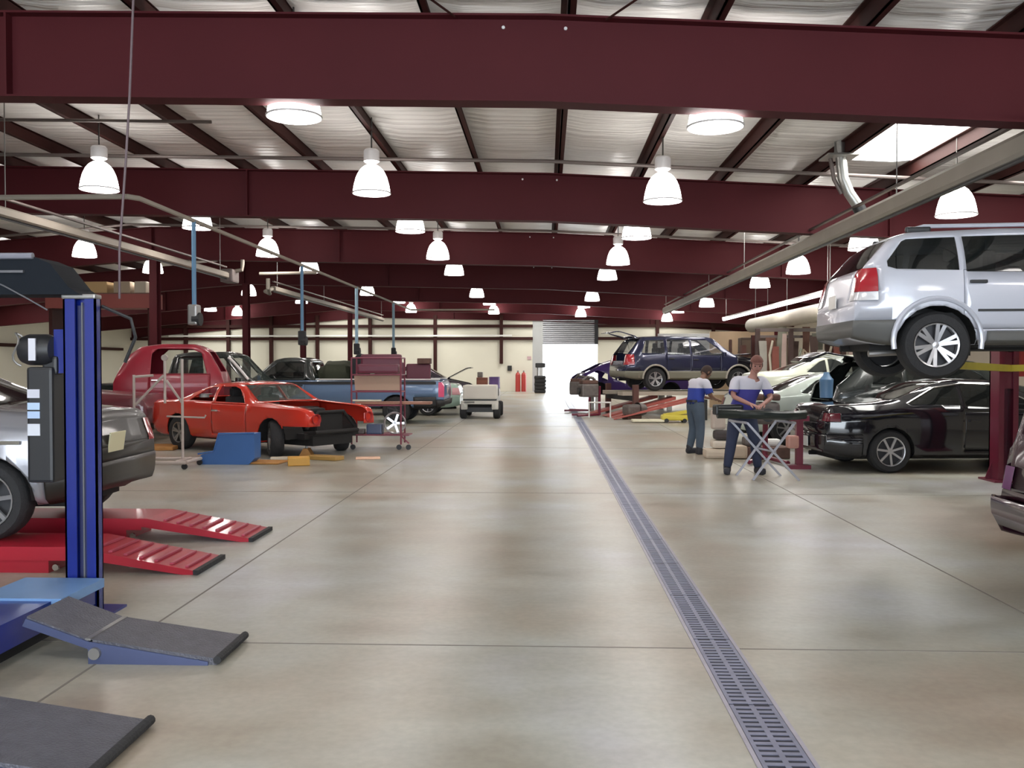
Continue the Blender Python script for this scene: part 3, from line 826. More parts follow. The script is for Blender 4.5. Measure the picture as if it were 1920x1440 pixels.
# --- silver SUV raised on the right-hand two-post lift
ssuv = mk(SUV, paint=P_silver, W=1.86, wh=(.80, 3.56, .355), rim_r=.64, arch=1.16,
    top=[(0, .62), (.015, .95), (.05, 1.14), (.36, 1.50), (.55, 1.58), (1.5, 1.615), (2.9, 1.60), (3.65, 1.16), (4.45, 1.02), (4.74, .86), (4.8, .6)],
    belt=[(0, 1.0), (.4, 1.12), (1, 1.13), (3.6, 1.06), (4.8, .8)],
    windows=[[(.40, 1.15), (.32, 1.18), (.32, 1.24), (.48, 1.45), (.53, 1.475), (1.02, 1.49), (1.02, 1.13)], [(1.09, 1.12), (1.09, 1.495), (1.81, 1.505), (1.81, 1.11)], [(1.89, 1.10), (1.89, 1.505), (2.6, 1.49), (3.22, 1.18), (3.3, 1.10)]],
    doors=[(1.06, 1.84), (1.87, 3.0)], rg=(.02, .5, .68, .58, 1.17, 1.49),
    tail=[(-.05, .22, .58, 1.2, .92, 1.17, M_tail), (-.05, .22, .58, 1.2, .83, .915, M_lens)],
    clad=[('rear_bumper', 0, .40, .34, .62, M_cladg, .012), ('lower_cladding', 1.30, 3.1, .3, .50, M_cladg, .01)], door_z=.52)
XS = 3.29
su, ys, so = car('silver_suv', 'silver SUV raised high on the red and yellow two-post lift', ssuv, (XS+2.4, 10.22, 1.455), R(-3))
for s in (-1, 1):
    g = MB(); y = .56
    g.tube([(.62-so, s*y, 1.59), (.78-so, s*y, 1.635), (2.6-so, s*y, 1.645), (2.75-so, s*y, 1.59)], .022, 8)
    g.build('roof_rail', P_silver, su, True)
    MB().cbox((.72-so, s*y, 1.60), (.26, .06, .06), .02).build('rail_foot', M_black, su)
    MB().bb(1.2-so, 3.0-so, s*(.93)-.008, s*(.93)+.008, .70, .725).build('side_strip', M_black, su)
    # flared arch lip
    a = [(.80-so+.44*math.cos(t), s*(.925), .40+.44*math.sin(t)) for t in [PI*q/16 for q in range(-1, 18)]]
    MB().tube(a, .028, 8).build('wheel_arch_flare', P_silver, su, True)
plate(su, -2.42, 0, .86)
MB().tube([(-2.15, -.45, .27), (-2.0, -.45, .28), (-1.6, -.4, .3)], .035, 10).build('exhaust_tip', M_steel, su, True)
MB().bb(-1.3, -1.1, -.5, .5, .25, .4).tube([(-1.56, -.75, .35), (-1.56, .75, .35)], .06).build('rear_axle', M_under, su)

# --- two-post lift below it
lf = empty('two_post_lift', (6.32, 12.55, 0), 0, 'dark red two-post vehicle lift with yellow arms under the silver SUV', 'vehicle lift')
M_dred = mat('dark_red_lift_paint', (0.16, 0.012, 0.035), .35, var=.25, coat=.3)
def post(y, s):
    MB().bb(-.13, -.105, y-.12, y+.14, .02, 3.1).bb(.105, .13, y-.12, y+.14, .02, 3.1).bb(-.13, .13, y+.11*s, y+.14*s, .02, 3.1).bb(-.13, -.06, y-.135*s, y-.115*s, .02, 3.1).bb(.06, .13, y-.135*s, y-.115*s, .02, 3.1).build('lift_post', M_dred, lf)
    MB().bb(-.09, .09, y-.1, y+.1, 1.28, 1.78).build('carriage', M_dred, lf)
    MB().bb(-.22, .22, y-.22, y+.25, 0, .025).prism([(-.22, .02), (-.13, .02), (-.13, .25)], y+.05, y+.07, 'Y').prism([(.22, .02), (.13, .02), (.13, .25)], y+.05, y+.07, 'Y').build('base_plate', M_dred, lf)
post(0, 1); post(-4.45, -1)
for (ax, ay, bx, by) in ((0, -.1, -1.25, -1.35), (0, -.1, 1.2, -1.35), (0, -4.35, -1.25, -3.1), (0, -4.35, 1.2, -3.1)):
    a_ = MB().bar((ax, ay, 1.56), (bx, by, 1.60), .11, .09).build('lift_arm', M_yellow, lf)
    MB().lathe([(0, 0), (.07, 0), (.07, .09), (0, .09)], (bx, by, 1.62), 'Z', 14).build('lift_pad', M_black, a_)
MB().bar((-.02, 0, 3.1), (-.02, -4.45, 3.1), .14, .1).build('top_beam', M_dred, lf)
MB().cbox((.24, .02, 1.72), (.2, .2, .55), .04).build('power_unit', mat('bright_red_motor', (.42, .03, .03), .4), lf)

# --- black coupe
coupe = mk(SEDAN, paint=P_black, L=4.75, W=1.80, zb=.22, wh=(.93, 3.68, .32), rim_r=.68, spokes=7, kroof=.70,
    top=[(0, .62), (.02, .92), (.12, 1.01), (.75, 1.05), (1.0, 1.09), (1.65, 1.34), (2.1, 1.40), (2.6, 1.39), (2.9, 1.34), (3.65, .96), (4.5, .78), (4.7, .62), (4.75, .5)],
    windows=[[(1.22, 1.02), (1.7, 1.245), (2.02, 1.30), (2.02, 1.0)], [(2.09, .99), (2.09, 1.305), (2.65, 1.29), (3.2, .99), (3.3, .93)]],
    doors=[(2.05, 3.35)], ws=(2.8, 3.7, .66, .52, .98, 1.34), rg=(.85, 1.8, .64, .48, 1.09, 1.345), cabin=(1.2, 3.2, .42, .66), seats=[1.8, 2.7],
    tail=[(-.05, .20, .56, 1.2, .76, .88, mat('deep_red_lens', (.12, .01, .02), .15))], handle_mat=P_black, clad=[('rear_bumper', 0, .5, .2, .56, P_black, .012)])
cp, ycp, o_ = car('black_coupe', 'glossy black coupe parked tail to the aisle behind the red lift post', coupe, (6.476, 14.39, 0), R(5))
plate(cp, -2.41, .05, .42, .34, .16, mat('pale_plate', (.6, .62, .6), .5))
for s in (-1, 1):
    seg = [(1.20, 1.03), (1.68, 1.262), (2.1, 1.325), (2.65, 1.305), (3.1, 1.06)]
    MB().tube([(x-o_, s*(ycp(x, z)+.004), z) for x, z in seg], .011, 6).build('window_trim', M_chrome, cp, True)

# --- maroon van at the right edge
van = mk(SUV, paint=P_maroon, L=4.9, W=1.9, zb=.42, kroof=.84, windows=[[(.25, 1.12), (.33, 1.6), (1.3, 1.62), (1.3, 1.08)], [(1.4, 1.08), (1.4, 1.62), (2.3, 1.62), (2.3, 1.06)], [(2.4, 1.06), (2.4, 1.62), (2.9, 1.60), (3.45, 1.16), (3.5, 1.04)]],
    top=[(0, .60), (.03, 1.0), (.07, 1.15), (.17, 1.66), (.35, 1.74), (2.8, 1.76), (3.0, 1.70), (3.8, 1.14), (4.6, .98), (4.85, .8), (4.9, .6)],
    rg=(.02, .3, .72, .60, 1.12, 1.6), tail=[(-.05, .10, .74, 1.3, .74, .90, mat('violet_lens', (.16, .04, .15), .2))], taper=.07, tl=.35,
    clad=[('rear_bumper', -.02, .55, .4, .68, P_maroon, .07)])
vn, yv, vo = car('maroon_van', 'dark maroon van seen by its rear corner beside the open floor', van, (3.20+2.45, 5.50, 0), 0)
plate(vn, -2.46, .25, .86, .32, .17, mat('yellow_plate', (.85, .72, .15), .4))
# --- silver sedan on the red ramps
P_tail_shade = paint('shaded_tail_tone', (0.02, 0.017, 0.014), .4, 0, .15)  # shade on the silver sedan's rear end, put into the colour
sed = mk(SEDAN, paint=P_sedan, wh=(.74, 3.46, .325), W=1.76, zb=.27, taper=.25, tl=.8, rim_r=.68, spokes=7,
    tail=[(-.05, .24, .52, 1.2, .70, .90, M_tail)], clad=[('rear_panel', -.05, .16, .58, 1.2, P_tail_shade, .002), ('rear_panel_lower', -.05, .30, .25, .58, P_tail_shade, .012)])
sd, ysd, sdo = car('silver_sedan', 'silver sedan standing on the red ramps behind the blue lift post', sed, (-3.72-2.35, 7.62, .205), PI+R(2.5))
plate(sd, -2.36, .18, .74, .30, .17, mat('cream_plate', (.8, .76, .5), .5), R(-8))
for s in (-1, 1): MB().bb(-1.9, 1.9, s*.87-.008, s*.87+.008, .77, .80).build('side_strip', M_chrome, sd)

# --- red ramps (low drive-on lift)
def red_ramp(y, lab):
    root = empty('red_ramp', (-2.68, y, 0), 0, lab, 'ramp', 'red drive-on ramps under the silver sedan')
    w = .28
    prof = [(0, .0), (0, .03), (-.95, .205), (-7.4, .205), (-7.4, .0), (-.98, .0), (-.98, .10), (-.5, .03)]
    prof = [(0, .0), (0, .03), (-.95, .205), (-1.0, .205), (-1.0, .13), (-.1, .0)]
    rp = MB().prism(prof, -w, w, 'Y').build('ramp_plate', M_red, root)
    MB().bar((.01, -w-.01, .02), (.01, w+.01, .02), .04, .035).build('ramp_lip', M_rubber, rp)
    MB().bb(-7.4, -1.0, -w, w, .10, .205).bb(-7.4, -1.15, -w+.02, w-.02, .0, .10).build('runway', M_red, root)
    g = MB()
    for q in range(7):
        x = -.08-.12*q; z = .03+(-x)*.184
        g.bar((x, -w+.05, z+.008), (x, w-.05, z+.008), .03, .014)
    g.build('grip_cleats', mat('worn_red_cleat', (.42, .06, .1), .5), rp)
    MB().lathe([(0, -w-.012), (.025, -w-.012), (.025, -w+.01)], (-1.08, 0, .05), 'Y', 10).build('pivot_bolt', M_chrome, root)
red_ramp(6.95, 'red ramp nearer the camera, sloping to the floor')
red_ramp(8.22, 'red ramp farther from the camera, behind the other')

# --- blue four-post lift in the left foreground
bl = empty('blue_lift', (-2.95, 5.62, 0), 0, 'blue four-post lift with grey ramps, near the left edge', 'vehicle lift')
pw = .105
MB().bb(-pw, -pw+.012, -.09, -.02, 0, 2.02).bb(pw-.012, pw, -.09, -.02, 0, 2.02).bb(-pw, pw, -.032, -.02, 0, 2.02).bb(-pw, -.03, -.09, -.078, 0, 2.02).bb(.035, pw, -.09, -.078, 0, 2.02).build('lift_post', M_blue, bl)
MB().bb(-.004, .006, -.06, -.052, .15, 2.0).build('ladder_bar', mat('dull_grey_bar', (.12, .12, .13), .6), bl)
MB().bb(-.03, .035, -.055, -.033, .15, 1.98).build('post_channel', mat('dark_navy_slot', (.008, .012, .07), .5), bl)
MB().bb(-.17, .17, -.16, .16, 0, .015).build('base_plate', M_blue, bl)
MB().cbox((.0, -.06, 2.035), (.22, .09, .03), .01).build('post_cap', M_steel, bl)
# lower cross beam towards the second post
MB().bb(-.30, .10, -2.9, -.12, .09, .24).build('crossbeam', M_blue, bl)
MB().bb(-.35, .16, -.62, -.12, .20, .255).build('crossbeam_cover', mat('pale_blue_plate', (.16, .30, .55), .35, var=.2), bl)
for y in (-2.7, ):
    MB().bb(-pw, pw, y-.09, y+.09, 0, 2.02).build('lift_post', M_blue, bl)
    MB().bb(-.17, .17, y-.16, y+.16, 0, .015).build('base_plate', M_blue, bl)
# runways behind the crossbeam and grey approach ramps
M_tread = mat('dark_grey_tread_plate', (0.105, 0.105, 0.125), .5, .3, var=.35, vscale=14, bump=.5, bscale=90)
M_tside = mat('blue_grey_ramp_side', (0.06, 0.075, 0.16), .5)
def approach(y0, y1):
    yc = (y0+y1)/2-5.62
    h = (y1-y0)/2
    MB().bb(-4.5, -.30, yc-h, yc+h, .12, .24).build('runway', M_blue, bl)
    f = MB().prism([(.16, .25), (.16, .21), (.50, .085), (.52, .125), (.48, .135)], yc-h, yc+h, 'Y').build('hinge_flap', M_tread, bl)
    r_ = MB().prism([(.48, .135), (.50, .03), (.66, .0), (1.19, 0), (1.215, .022), (1.19, .035)], yc-h, yc+h, 'Y').build('approach_ramp', M_tread, bl)
    MB().tube([(1.20, yc-h-.012, .03), (1.20, yc+h+.012, .03)], .022, 10).build('ramp_lip', M_rubber, r_)
    MB().bar((.495, yc-h-.004, .13), (.495, yc+h, .13), .03, .012).build('hinge_bar', M_steel, r_)
    MB().bb(.50, 1.10, yc-h-.01, yc-h, 0.005, .03).prism([(.14, .2), (.50, .08), (.50, .0), (1.15, .0), (1.15, .02), (.50, .12), (.16, .24)], yc-h-.012, yc-h-.002, 'Y').build('ramp_side', M_tside, r_)
    MB().lathe([(0, -.022), (.032, -.022), (.032, .0)], (.54, yc-h-.01, .06), 'Y', 16).build('ramp_roller', M_steel, r_)
approach(4.66, 5.08); approach(3.30, 3.84)
MB().bb(-.2, .02, -2.7, -.2, 0, .09).build('shadow_gap_fill', M_under, bl)  # black block standing in for the shadow under the crossbeam
# control box, motor and labels on the post
cb = MB().cbox((-.27, .0, 1.22), (.17, .16, .74), .02).build('control_box', M_black, bl)
for z, c, h in ((1.42, (.55, .55, .62), .055), (1.34, (.42, .55, .72), .045), (1.285, (.40, .52, .72), .045), (1.19, (.62, .64, .70), .075)):
    MB().bb(-.345, -.265, -.086, -.081, z-h/2, z+h/2).build('sticker', mat(f'sticker_{int(z*100)}', c, .5), cb)
mo = MB().lathe([(0, -.10), (.085, -.10), (.10, -.06), (.10, .06), (.085, .10), (0, .10)], (-.30, -.02, 1.70), 'X', 20).build('motor', M_black, bl, True)
MB().bb(-.31, -.265, -.128, -.118, 1.63, 1.77).build('motor_label', mat('motor_label_white', (.6, .6, .66), .5), mo)
MB().tube([(-.41+.02*math.sin(t*3), -.06+.04*math.cos(t), 1.70+.105*math.sin(t)) for t in [q*.35 for q in range(14)]], .007, 6).build('coiled_cable', M_steel, mo, True)
MB().bb(-.20, -.10, -.03, .03, 1.55, 1.83).build('motor_bracket', M_blue, bl)
MB().cbox((-.22, 0, 1.6), (.1, .1, .12), .02).build('oil_tank', M_black, bl)
# dark slanted overhead cover
hv = MB(); y0, y1 = -.14, .14
hv.prism([(-3.4, 2.045), (.03, 2.045), (-.04, 2.09), (-.16, 2.24), (-.26, 2.28), (-3.4, 2.28)], y0, y1, 'Y')
cv = hv.build('overhead_cover', mat('dark_slate_cover', (0.007, 0.010, 0.015), .75, spec=.2), bl)
MB().tube([(-3.4, y0-.01, 2.285), (-.26, y0-.01, 2.285)], .02, 8).build('cover_edge', mat('cover_edge_grey', (.22, .22, .26), .4), cv)
MB().bb(-1.5, -.32, y0-.02, y0-.001, 2.18, 2.195).build('cover_strip', mat('dull_grey_bar', (.12, .12, .13), .6), cv)
MB().tube([(-.75, y0-.012, 2.22), (-.45, y0-.012, 2.10), (-.3, y0-.012, 2.02), (-.2, -.1, 1.95)], .005, 6).build('cover_cable', mat('dull_grey_bar', (.12, .12, .13), .6), cv)
MB().tube([(.1, 0, 1.98), (.28, .02, 1.90), (.30, .04, 1.78), (.22, .06, 1.62)], .011, 8).build('hydraulic_hose', M_black, bl, True)

# --- red muscle car body in restoration
must = mk(SEDAN, paint=P_red, L=4.6, W=1.78, zb=.25, taper=.14, tl=.5, kroof=.72, wh=(1.02, 3.74, .325), rim=M_steel, spokes=5, rim_r=.6,
    top=[(0, .72), (.02, .88), (.1, .93), (.7, .95), (1.0, .98), (1.55, 1.20), (1.85, 1.29), (2.5, 1.30), (2.7, 1.26), (3.15, .96), (4.3, .89), (4.55, .84), (4.6, .72)],
    belt=[(0, .86), (1.0, .92), (1.4, .90), (3.1, .88), (4.4, .85), (4.6, .78)], glass=M_glassc, noglass=(0, 1),
    windows=[[(1.34, .95), (1.62, 1.15), (1.86, 1.20), (2.0, 1.20), (2.06, .94)], [(2.14, .94), (2.08, 1.215), (2.5, 1.215), (2.66, 1.17), (2.98, .93)]],
    doors=[(2.06, 3.05)], ws=(2.62, 3.2, .64, .56, .96, 1.25), rg=(.98, 1.75, .62, .5, 1.0, 1.25), handle_mat=M_chrome,
    panels=[('hood', 3.22, 4.7, .62, .5, 'delete', {}), ('nose', 4.3, 4.7, .52, .3, 'hole', {}), ('valance', 4.05, 4.7, 1.2, -1, 'low', {})], mirror=None, cabin=(1.3, 3.0, .4, .60), seats=[2.4], ww=.22, steer=R(-32),
    tail=[(-.05, .06, .45, .75, .62, .80, M_tail)], nowheel=())
mu_c = Vector((-4.7, 15.3)); ang = math.atan2(-1.4, 2.1)
# near front wheel sits on mu_c ; local (xf-L/2, -y)
lx, ly = 3.74-2.3, -(.89-.125)
mo_ = mu_c-Vector((math.cos(ang)*lx-math.sin(ang)*ly, math.sin(ang)*lx+math.cos(ang)*ly))
must.pop('mirror')
mu, ymu, muo = car('red_coupe', 'bright red classic coupe body without a hood or grille', must, (mo_.x, mo_.y, 0), ang)
eb = MB(); eb.bb(3.25-muo, 4.3-muo, -.6, .6, .32, .42); eb.cbox((3.75-muo, 0, .58), (.6, .42, .34), .06); eb.cbox((3.75-muo, 0, .78), (.3, .5, .1), .04)
eb.tube([(3.5-muo, -.3, .7), (4.0-muo, -.34, .66)], .06).tube([(3.5-muo, .3, .7), (4.0-muo, .34, .66)], .06); eb.bb(4.22-muo, 4.27-muo, -.30, .30, .42, .78); eb.tube([(4.2-muo, -.5, .42), (4.45-muo, -.5, .44), (4.45-muo, .5, .44), (4.2-muo, .5, .42)], .035)
eb.build('engine_bay', M_under, mu)
MB().tube([(4.3-muo, -.56, .5), (4.3-muo, -.3, .78), (4.3-muo, .3, .78), (4.3-muo, .56, .5)], .03, 8).build('radiator_support', M_under, mu)
for s in (-1, 1):
    for dz in (0,):
        MB().lathe([(0, .0), (.075, .0), (.09, .02), (.095, .05), (.08, .05), (.06, .015)], (4.585-muo, s*.62, .68), 'X', 18).build('headlight_bowl', mat('dark_red_bowl', (.35, .02, .02), .4), mu, True)
MB().lathe([(0, 0), (.09, 0), (.09, .05), (.15, .06), (.15, .07), (0, .075)], (-.9, -.55, .99), 'Z', 14).build('parcel_shelf_item', M_white, mu)
# --- silver/maroon: crimson cab shell on blocks
crim = mk(SUV, paint=P_crim, L=2.35, W=1.75, zb=.15, taper=.05, tl=.4, kroof=.80, glass=None,
    top=[(0, .72), (.04, .95), (.25, 1.38), (.55, 1.60), (1.0, 1.66), (1.7, 1.65), (2.0, 1.52), (2.2, 1.15), (2.3, .98), (2.35, .7)],
    belt=[(0, .9), (.5, .96), (2.35, .92)], windows=[[(.78, .97), (.80, 1.42), (.92, 1.53), (1.65, 1.53), (1.86, 1.44), (1.98, .97)]], ws=(1.9, 2.35, .60, .52, 1.02, 1.48), rg=(9, 9.1, .1, .1, 0, 1),
    wh=(.5, 1.9, .3), doors=[(.75, 2.05)], wheels=False, noarch=True, mirror=None, cabin=(.4, 2.0, .5, .7), seats=[], handle_mat=M_chrome)
crim.pop('mirror'); crim.pop('rg')
cr, _, _ = car('crimson_cab', 'crimson stripped truck cab with empty windows, standing behind the red coupe', crim, (-8.62, 20.4, .44), R(14), 'truck cab')
for x in (-.8, .8):
    for y in (-.6, .6): MB().prism([(x-.14, -.44), (x+.14, -.44), (x+.05, .14), (x-.05, .14)], y-.06, y+.06, 'Y').build('support_stand', M_steel, cr)
# maroon nose parts left of the coupe
cr2 = mk(SUV, paint=P_brown, L=2.6, W=1.7, zb=.2, taper=.1, tl=.4, glass=None, windows=[], top=[(0, .7), (.05, .86), (1.2, .95), (2.5, .85), (2.6, .6)], belt=[(0, .7), (2.6, .8)], wh=(.9, 2.2, .3), doors=[], wheels=False, mirror=None)
for kx in ('ws', 'rg', 'mirror', 'cabin'): cr2.pop(kx)
cr2['arch'] = 1.1
c2, _, _ = car('stripped_front_clip', 'dull maroon stripped front clip behind the pale rolling frame', cr2, (-9.4, 18.25, .15), R(6), 'car part')
for x in (-.9, .1):
    for y in (-.5, .5): MB().bb(x-.05, x+.05, y-.05, y+.05, -.15, .2).build('support_stand', M_steel, c2)

# --- dark pickup/van with chrome windshield post
dk_ = mk(SUV, paint=P_dark, L=5.0, W=1.8, zb=.4, glass=M_glassc, top=[(0, .9), (.05, 1.15), (1.8, 1.18), (1.9, 1.3), (2.05, 1.88), (2.4, 1.95), (3.3, 1.95), (3.5, 1.88), (4.15, 1.2), (4.9, 1.1), (5.0, .8)],
    belt=[(0, 1.1), (4.2, 1.12), (5, .95)], windows=[[(2.2, 1.2), (2.25, 1.78), (3.25, 1.80), (3.35, 1.78), (3.85, 1.24), (3.9, 1.18)]], ws=(3.4, 4.3, .72, .62, 1.22, 1.86), rg=(1.85, 2.15, .6, .55, 1.3, 1.75),
    wh=(1.0, 4.2, .37), doors=[(2.15, 3.8)], mirror=(3.8, 1.2), cabin=(2.1, 3.8, .7, .95), seats=[2.9])
dkp, ydk, dko = car('dark_pickup', 'dark green pickup whose raked windshield has a bright white pillar', dk_, (-8.9, 22.7, 0), 0, 'pickup truck')
MB().tube([(x-dko, -(ydk(x, z)+.012), z) for x, z in ((3.47, 1.80), (3.6, 1.68), (3.8, 1.46), (4.0, 1.24))], .035, 8).build('pillar_trim', M_white, dkp, True)

# --- blue pickup loaded with parts, tail towards the aisle
bp_ = mk(SUV, paint=P_blue, L=6.6, W=1.95, zb=.45, taper=.06, tl=.3, kroof=.80, glass=M_glass,
    top=[(0, 1.0), (.03, 1.18), (.1, 1.2), (3.5, 1.2), (3.58, 1.35), (3.7, 1.76), (3.9, 1.82), (4.5, 1.82), (4.7, 1.76), (5.3, 1.24), (6.4, 1.12), (6.55, .95), (6.6, .7)],
    belt=[(0, 1.16), (5.3, 1.16), (6.6, .95)], windows=[[(3.82, 1.24), (3.86, 1.66), (4.5, 1.68), (4.6, 1.66), (5.05, 1.24)]], ws=(4.6, 5.4, .74, .62, 1.26, 1.75), rg=(3.5, 3.8, .6, .56, 1.36, 1.68),
    wh=(1.3, 5.6, .38), doors=[(3.8, 5.0)], mirror=(5.0, 1.22), cabin=(3.7, 5.0, .75, 1.0), seats=[4.4], panels=[('bed', .08, 3.48, .86, 1.0, 'delete', {})],
    clad=[('rear_bumper', -.01, .2, .42, .66, M_black, .04), ('lower_cladding', .2, .82, .42, .74, M_black, .004), ('cab_top', 3.52, 6.5, 1.19, 2.2, P_dark, .002)], tail=[(-.05, .14, .80, 1.2, .74, 1.14, mat('pink_tail_lens', (.75, .10, .22), .2, coat=.4))], rim=M_darkrim, spokes=8)
bpk, ybp, bpo = car('blue_pickup', 'long blue pickup with a dark cab, loaded bed and pink tail light', bp_, (-2.78-3.3, 25.0, 0), PI, 'pickup truck')
MB().bb(.06-bpo, 3.48-bpo, -.84, .84, .66, .72).build('bed_floor', M_cabin, bpk)
for s in (-1, 1):
    MB().bb(.1-bpo, 3.5-bpo, s*.93-.03, s*.93+.03, 1.205, 1.235).build('bed_rail', M_white, bpk)
    MB().bb(.2-bpo, 6.3-bpo, s*.978-.006, s*.978+.006, 1.08, 1.16).build('side_strip', M_black, bpk)
# --- dark blue SUV on the four-post rack
esuv = mk(SUV, paint=P_navy, rim=M_alloy, spokes=5, rim_r=.6,
    glass=mat('reflecting_suv_glass', (.10, .11, .12), .03, alpha=.45, spec=1.0),
    clad=[('lower_cladding', .0, 4.8, .3, .62, M_clad, .012), ('bare_engine_bay', 3.72, 4.8, .66, 1.3, P_black, -.01)], door_z=.64,
    tail=[(-.05, .26, .58, 1.2, .82, 1.14, M_tail)],
    panels=[('tailgate', -.05, .50, .70, .95, 'gate', {'pivot': (.50, 0, 1.70), 'rot': R(68)}), ('hood', 3.68, 4.7, .74, .6, 'hood', {'pivot': (3.68, 0, 1.15), 'rot': R(-14), 'mat': P_black})])
es, yes, eo = car('dark_blue_suv', 'dark blue SUV with raised hood and open tailgate on the four-post rack', esuv, (4.609, 29.28, .80), R(14))
for s in (-1, 1):
    for x in (.95, 3.75):
        a = [(x-eo+.43*math.cos(t), s*(.955), .38+.43*math.sin(t)) for t in [PI*q/14 for q in range(0, 15)]]
        MB().tube(a, .03, 8).build('wheel_arch_flare', mat('taupe_flare', (.36, .33, .28), .5), es, True)
MB().cbox((3.9-eo, 0, .85), (.8, 1.1, .3), .05).build('engine', M_under, es)
# rack
rk = empty('four_post_rack', (4.36, 29.28, 0), R(14), 'beige-topped four-post lift rack with red ramps under the dark blue SUV', 'vehicle lift')
M_run = mat('beige_runway', (.48, .42, .34), .5, var=.15)
for s in (-1, 1):
    MB().bb(-2.3, 3.2, s*.78-.25, s*.78+.25, .66, .78).build('runway', M_run, rk)
    MB().prism([(-2.3, .76), (-2.3, .66), (-4.0, .42)], s*.78-.25, s*.78+.25, 'Y').build('ramp_head', M_run, rk) if False else None
    rr = MB().prism([(-.55, .62), (-.55, .52), (-2.75, 0), (-2.85, .03)], s*.78-.95*0-.25, s*.78+.25, 'Y').build('red_ramp_leg', mat('faded_red_ramp', (.42, .10, .08), .5, var=.3), rk)
for x in (-2.0, 2.9):
    MB().bb(x-.09, x+.09, -1.3, 1.3, .5, .66).build('crossbeam', M_cabin, rk)
    for y in (-1.35, 1.35): MB().bb(x-.08, x+.08, y-.08, y+.08, 0, 2.3 if x > 0 else 1.0).build('rack_post', mat('brown_rack_post', (.12, .05, .04), .6), rk)
pd = empty('drive_on_ramp', (0, 26.75, 0), 0, 'pair of long red drive-on ramps in front of the dark blue SUV', 'ramp')
for y in (-.35, .45):
    a = atZ(1163 if y > 0 else 1190, 784 if y > 0 else 790, 0)
    MB().add([(2.0, y-.14, 0), (2.0, y+.14, 0), (4.6, y+.14, .62), (4.6, y-.14, .62), (2.0, y-.14, .03), (2.0, y+.14, .03), (4.6, y+.14, .70), (4.6, y-.14, .70)], [(0,1,2,3),(4,7,6,5),(0,4,5,1),(1,5,6,2),(2,6,7,3),(3,7,4,0)]).build('ramp_beam', mat('faded_red_ramp', (.42, .10, .08), .5), pd)
MB().bb(4.5, 4.7, -.6, .7, 0, .6).build('ramp_support', M_cabin, pd)
yl = empty('yellow_stand', (3.6, 25.1, 0), 0, 'low yellow and cream floor jack lying in front of the red ramps', 'floor jack')
MB().cbox((.0, 0, .14), (.75, .4, .16), .05).bar((-.3, 0, .2), (.45, .0, .32), .3, .08).build('jack_frame', M_yellow, yl)
MB().cbox((-.75, 0, .05), (.9, .45, .07), .03).build('cream_plate', mat('cream_metal', (.7, .66, .5), .5), yl)
for x in (-.25, .25):
    for y in (-.2, .2): MB().lathe([(0, -.03), (.06, -.03), (.06, .03), (0, .03)], (x, y, .06), 'Y', 12).build('wheel', M_black, yl)

# --- pale green cars
gs = mk(SEDAN, paint=P_green, tail=[(-.05, .24, .52, 1.2, .70, .88, M_tail)], L=4.6, glass=mat('dark_green_glass', (.03, .035, .035), .04, alpha=.9, spec=.9))
g1, _, _ = car('pale_green_sedan', 'pale mint sedan parked behind the two mechanics', gs, (3.75+2.3, 18.6, .03), R(0))
gh = mk(SEDAN, paint=mat('cream_green_paint', (.66, .68, .56), .25, coat=.5), L=4.6, glass=mat('dark_green_glass', (.03, .035, .035), .04))
g2, _, _ = car('cream_green_sedan', 'cream green sedan raised behind the pale mint sedan', gh, (4.9+2.3, 22.2, .42), R(0))
for x in (-1.4, 1.4):
    for y in (-.6, .6): MB().bb(x-.1, x+.1, y-.1, y+.1, -.42, .3).build('support_stand', M_steel, g2)
for x in (-1.3, 1.3):
    for y in (-.6, .6): MB().bb(x-.12, x+.12, y-.1, y+.1, -.03, .26).build('wheel_block', M_under, g1)
# --- dark hatch with raised tailgate behind the coupe
ht = mk(SUV, paint=P_dark, L=4.2, W=1.75, zb=.3, kroof=.78, top=[(0, .62), (.02, .98), (.1, 1.05), (.5, 1.42), (.75, 1.50), (2.3, 1.50), (2.5, 1.46), (3.15, 1.05), (3.95, .92), (4.15, .8), (4.2, .5)],
    belt=[(0, .95), (1, 1.0), (3.1, .95), (4.2, .7)], windows=[[(.62, 1.05), (.78, 1.36), (1.15, 1.38), (1.15, 1.03)], [(1.25, 1.03), (1.25, 1.39), (2.2, 1.39), (2.75, 1.02)]], ws=(2.4, 3.2, .62, .52, 1.08, 1.46), rg=(9, 9.1, .1, .1, 0, 1),
    wh=(.85, 3.4, .31), doors=[(1.2, 2.75)], mirror=(2.8, 1.0), cabin=(.5, 2.8, .5, .75), seats=[1.4, 2.2], panels=[('tailgate', -.05, .62, .62, .66, 'gate', {'pivot': (.62, 0, 1.47), 'rot': R(52), 'mat': P_black})])
ht.pop('rg')
h1, _, _ = car('dark_hatchback', 'dark hatchback with its tailgate raised behind the black coupe', ht, (5.05+2.1, 16.55, 0.22), 0)
for x in (-1.25, 1.3):
    for y in (-.62, .62): MB().bb(x-.14, x+.14, y-.11, y+.11, -.22, .01).build('wheel_block', M_under, h1)

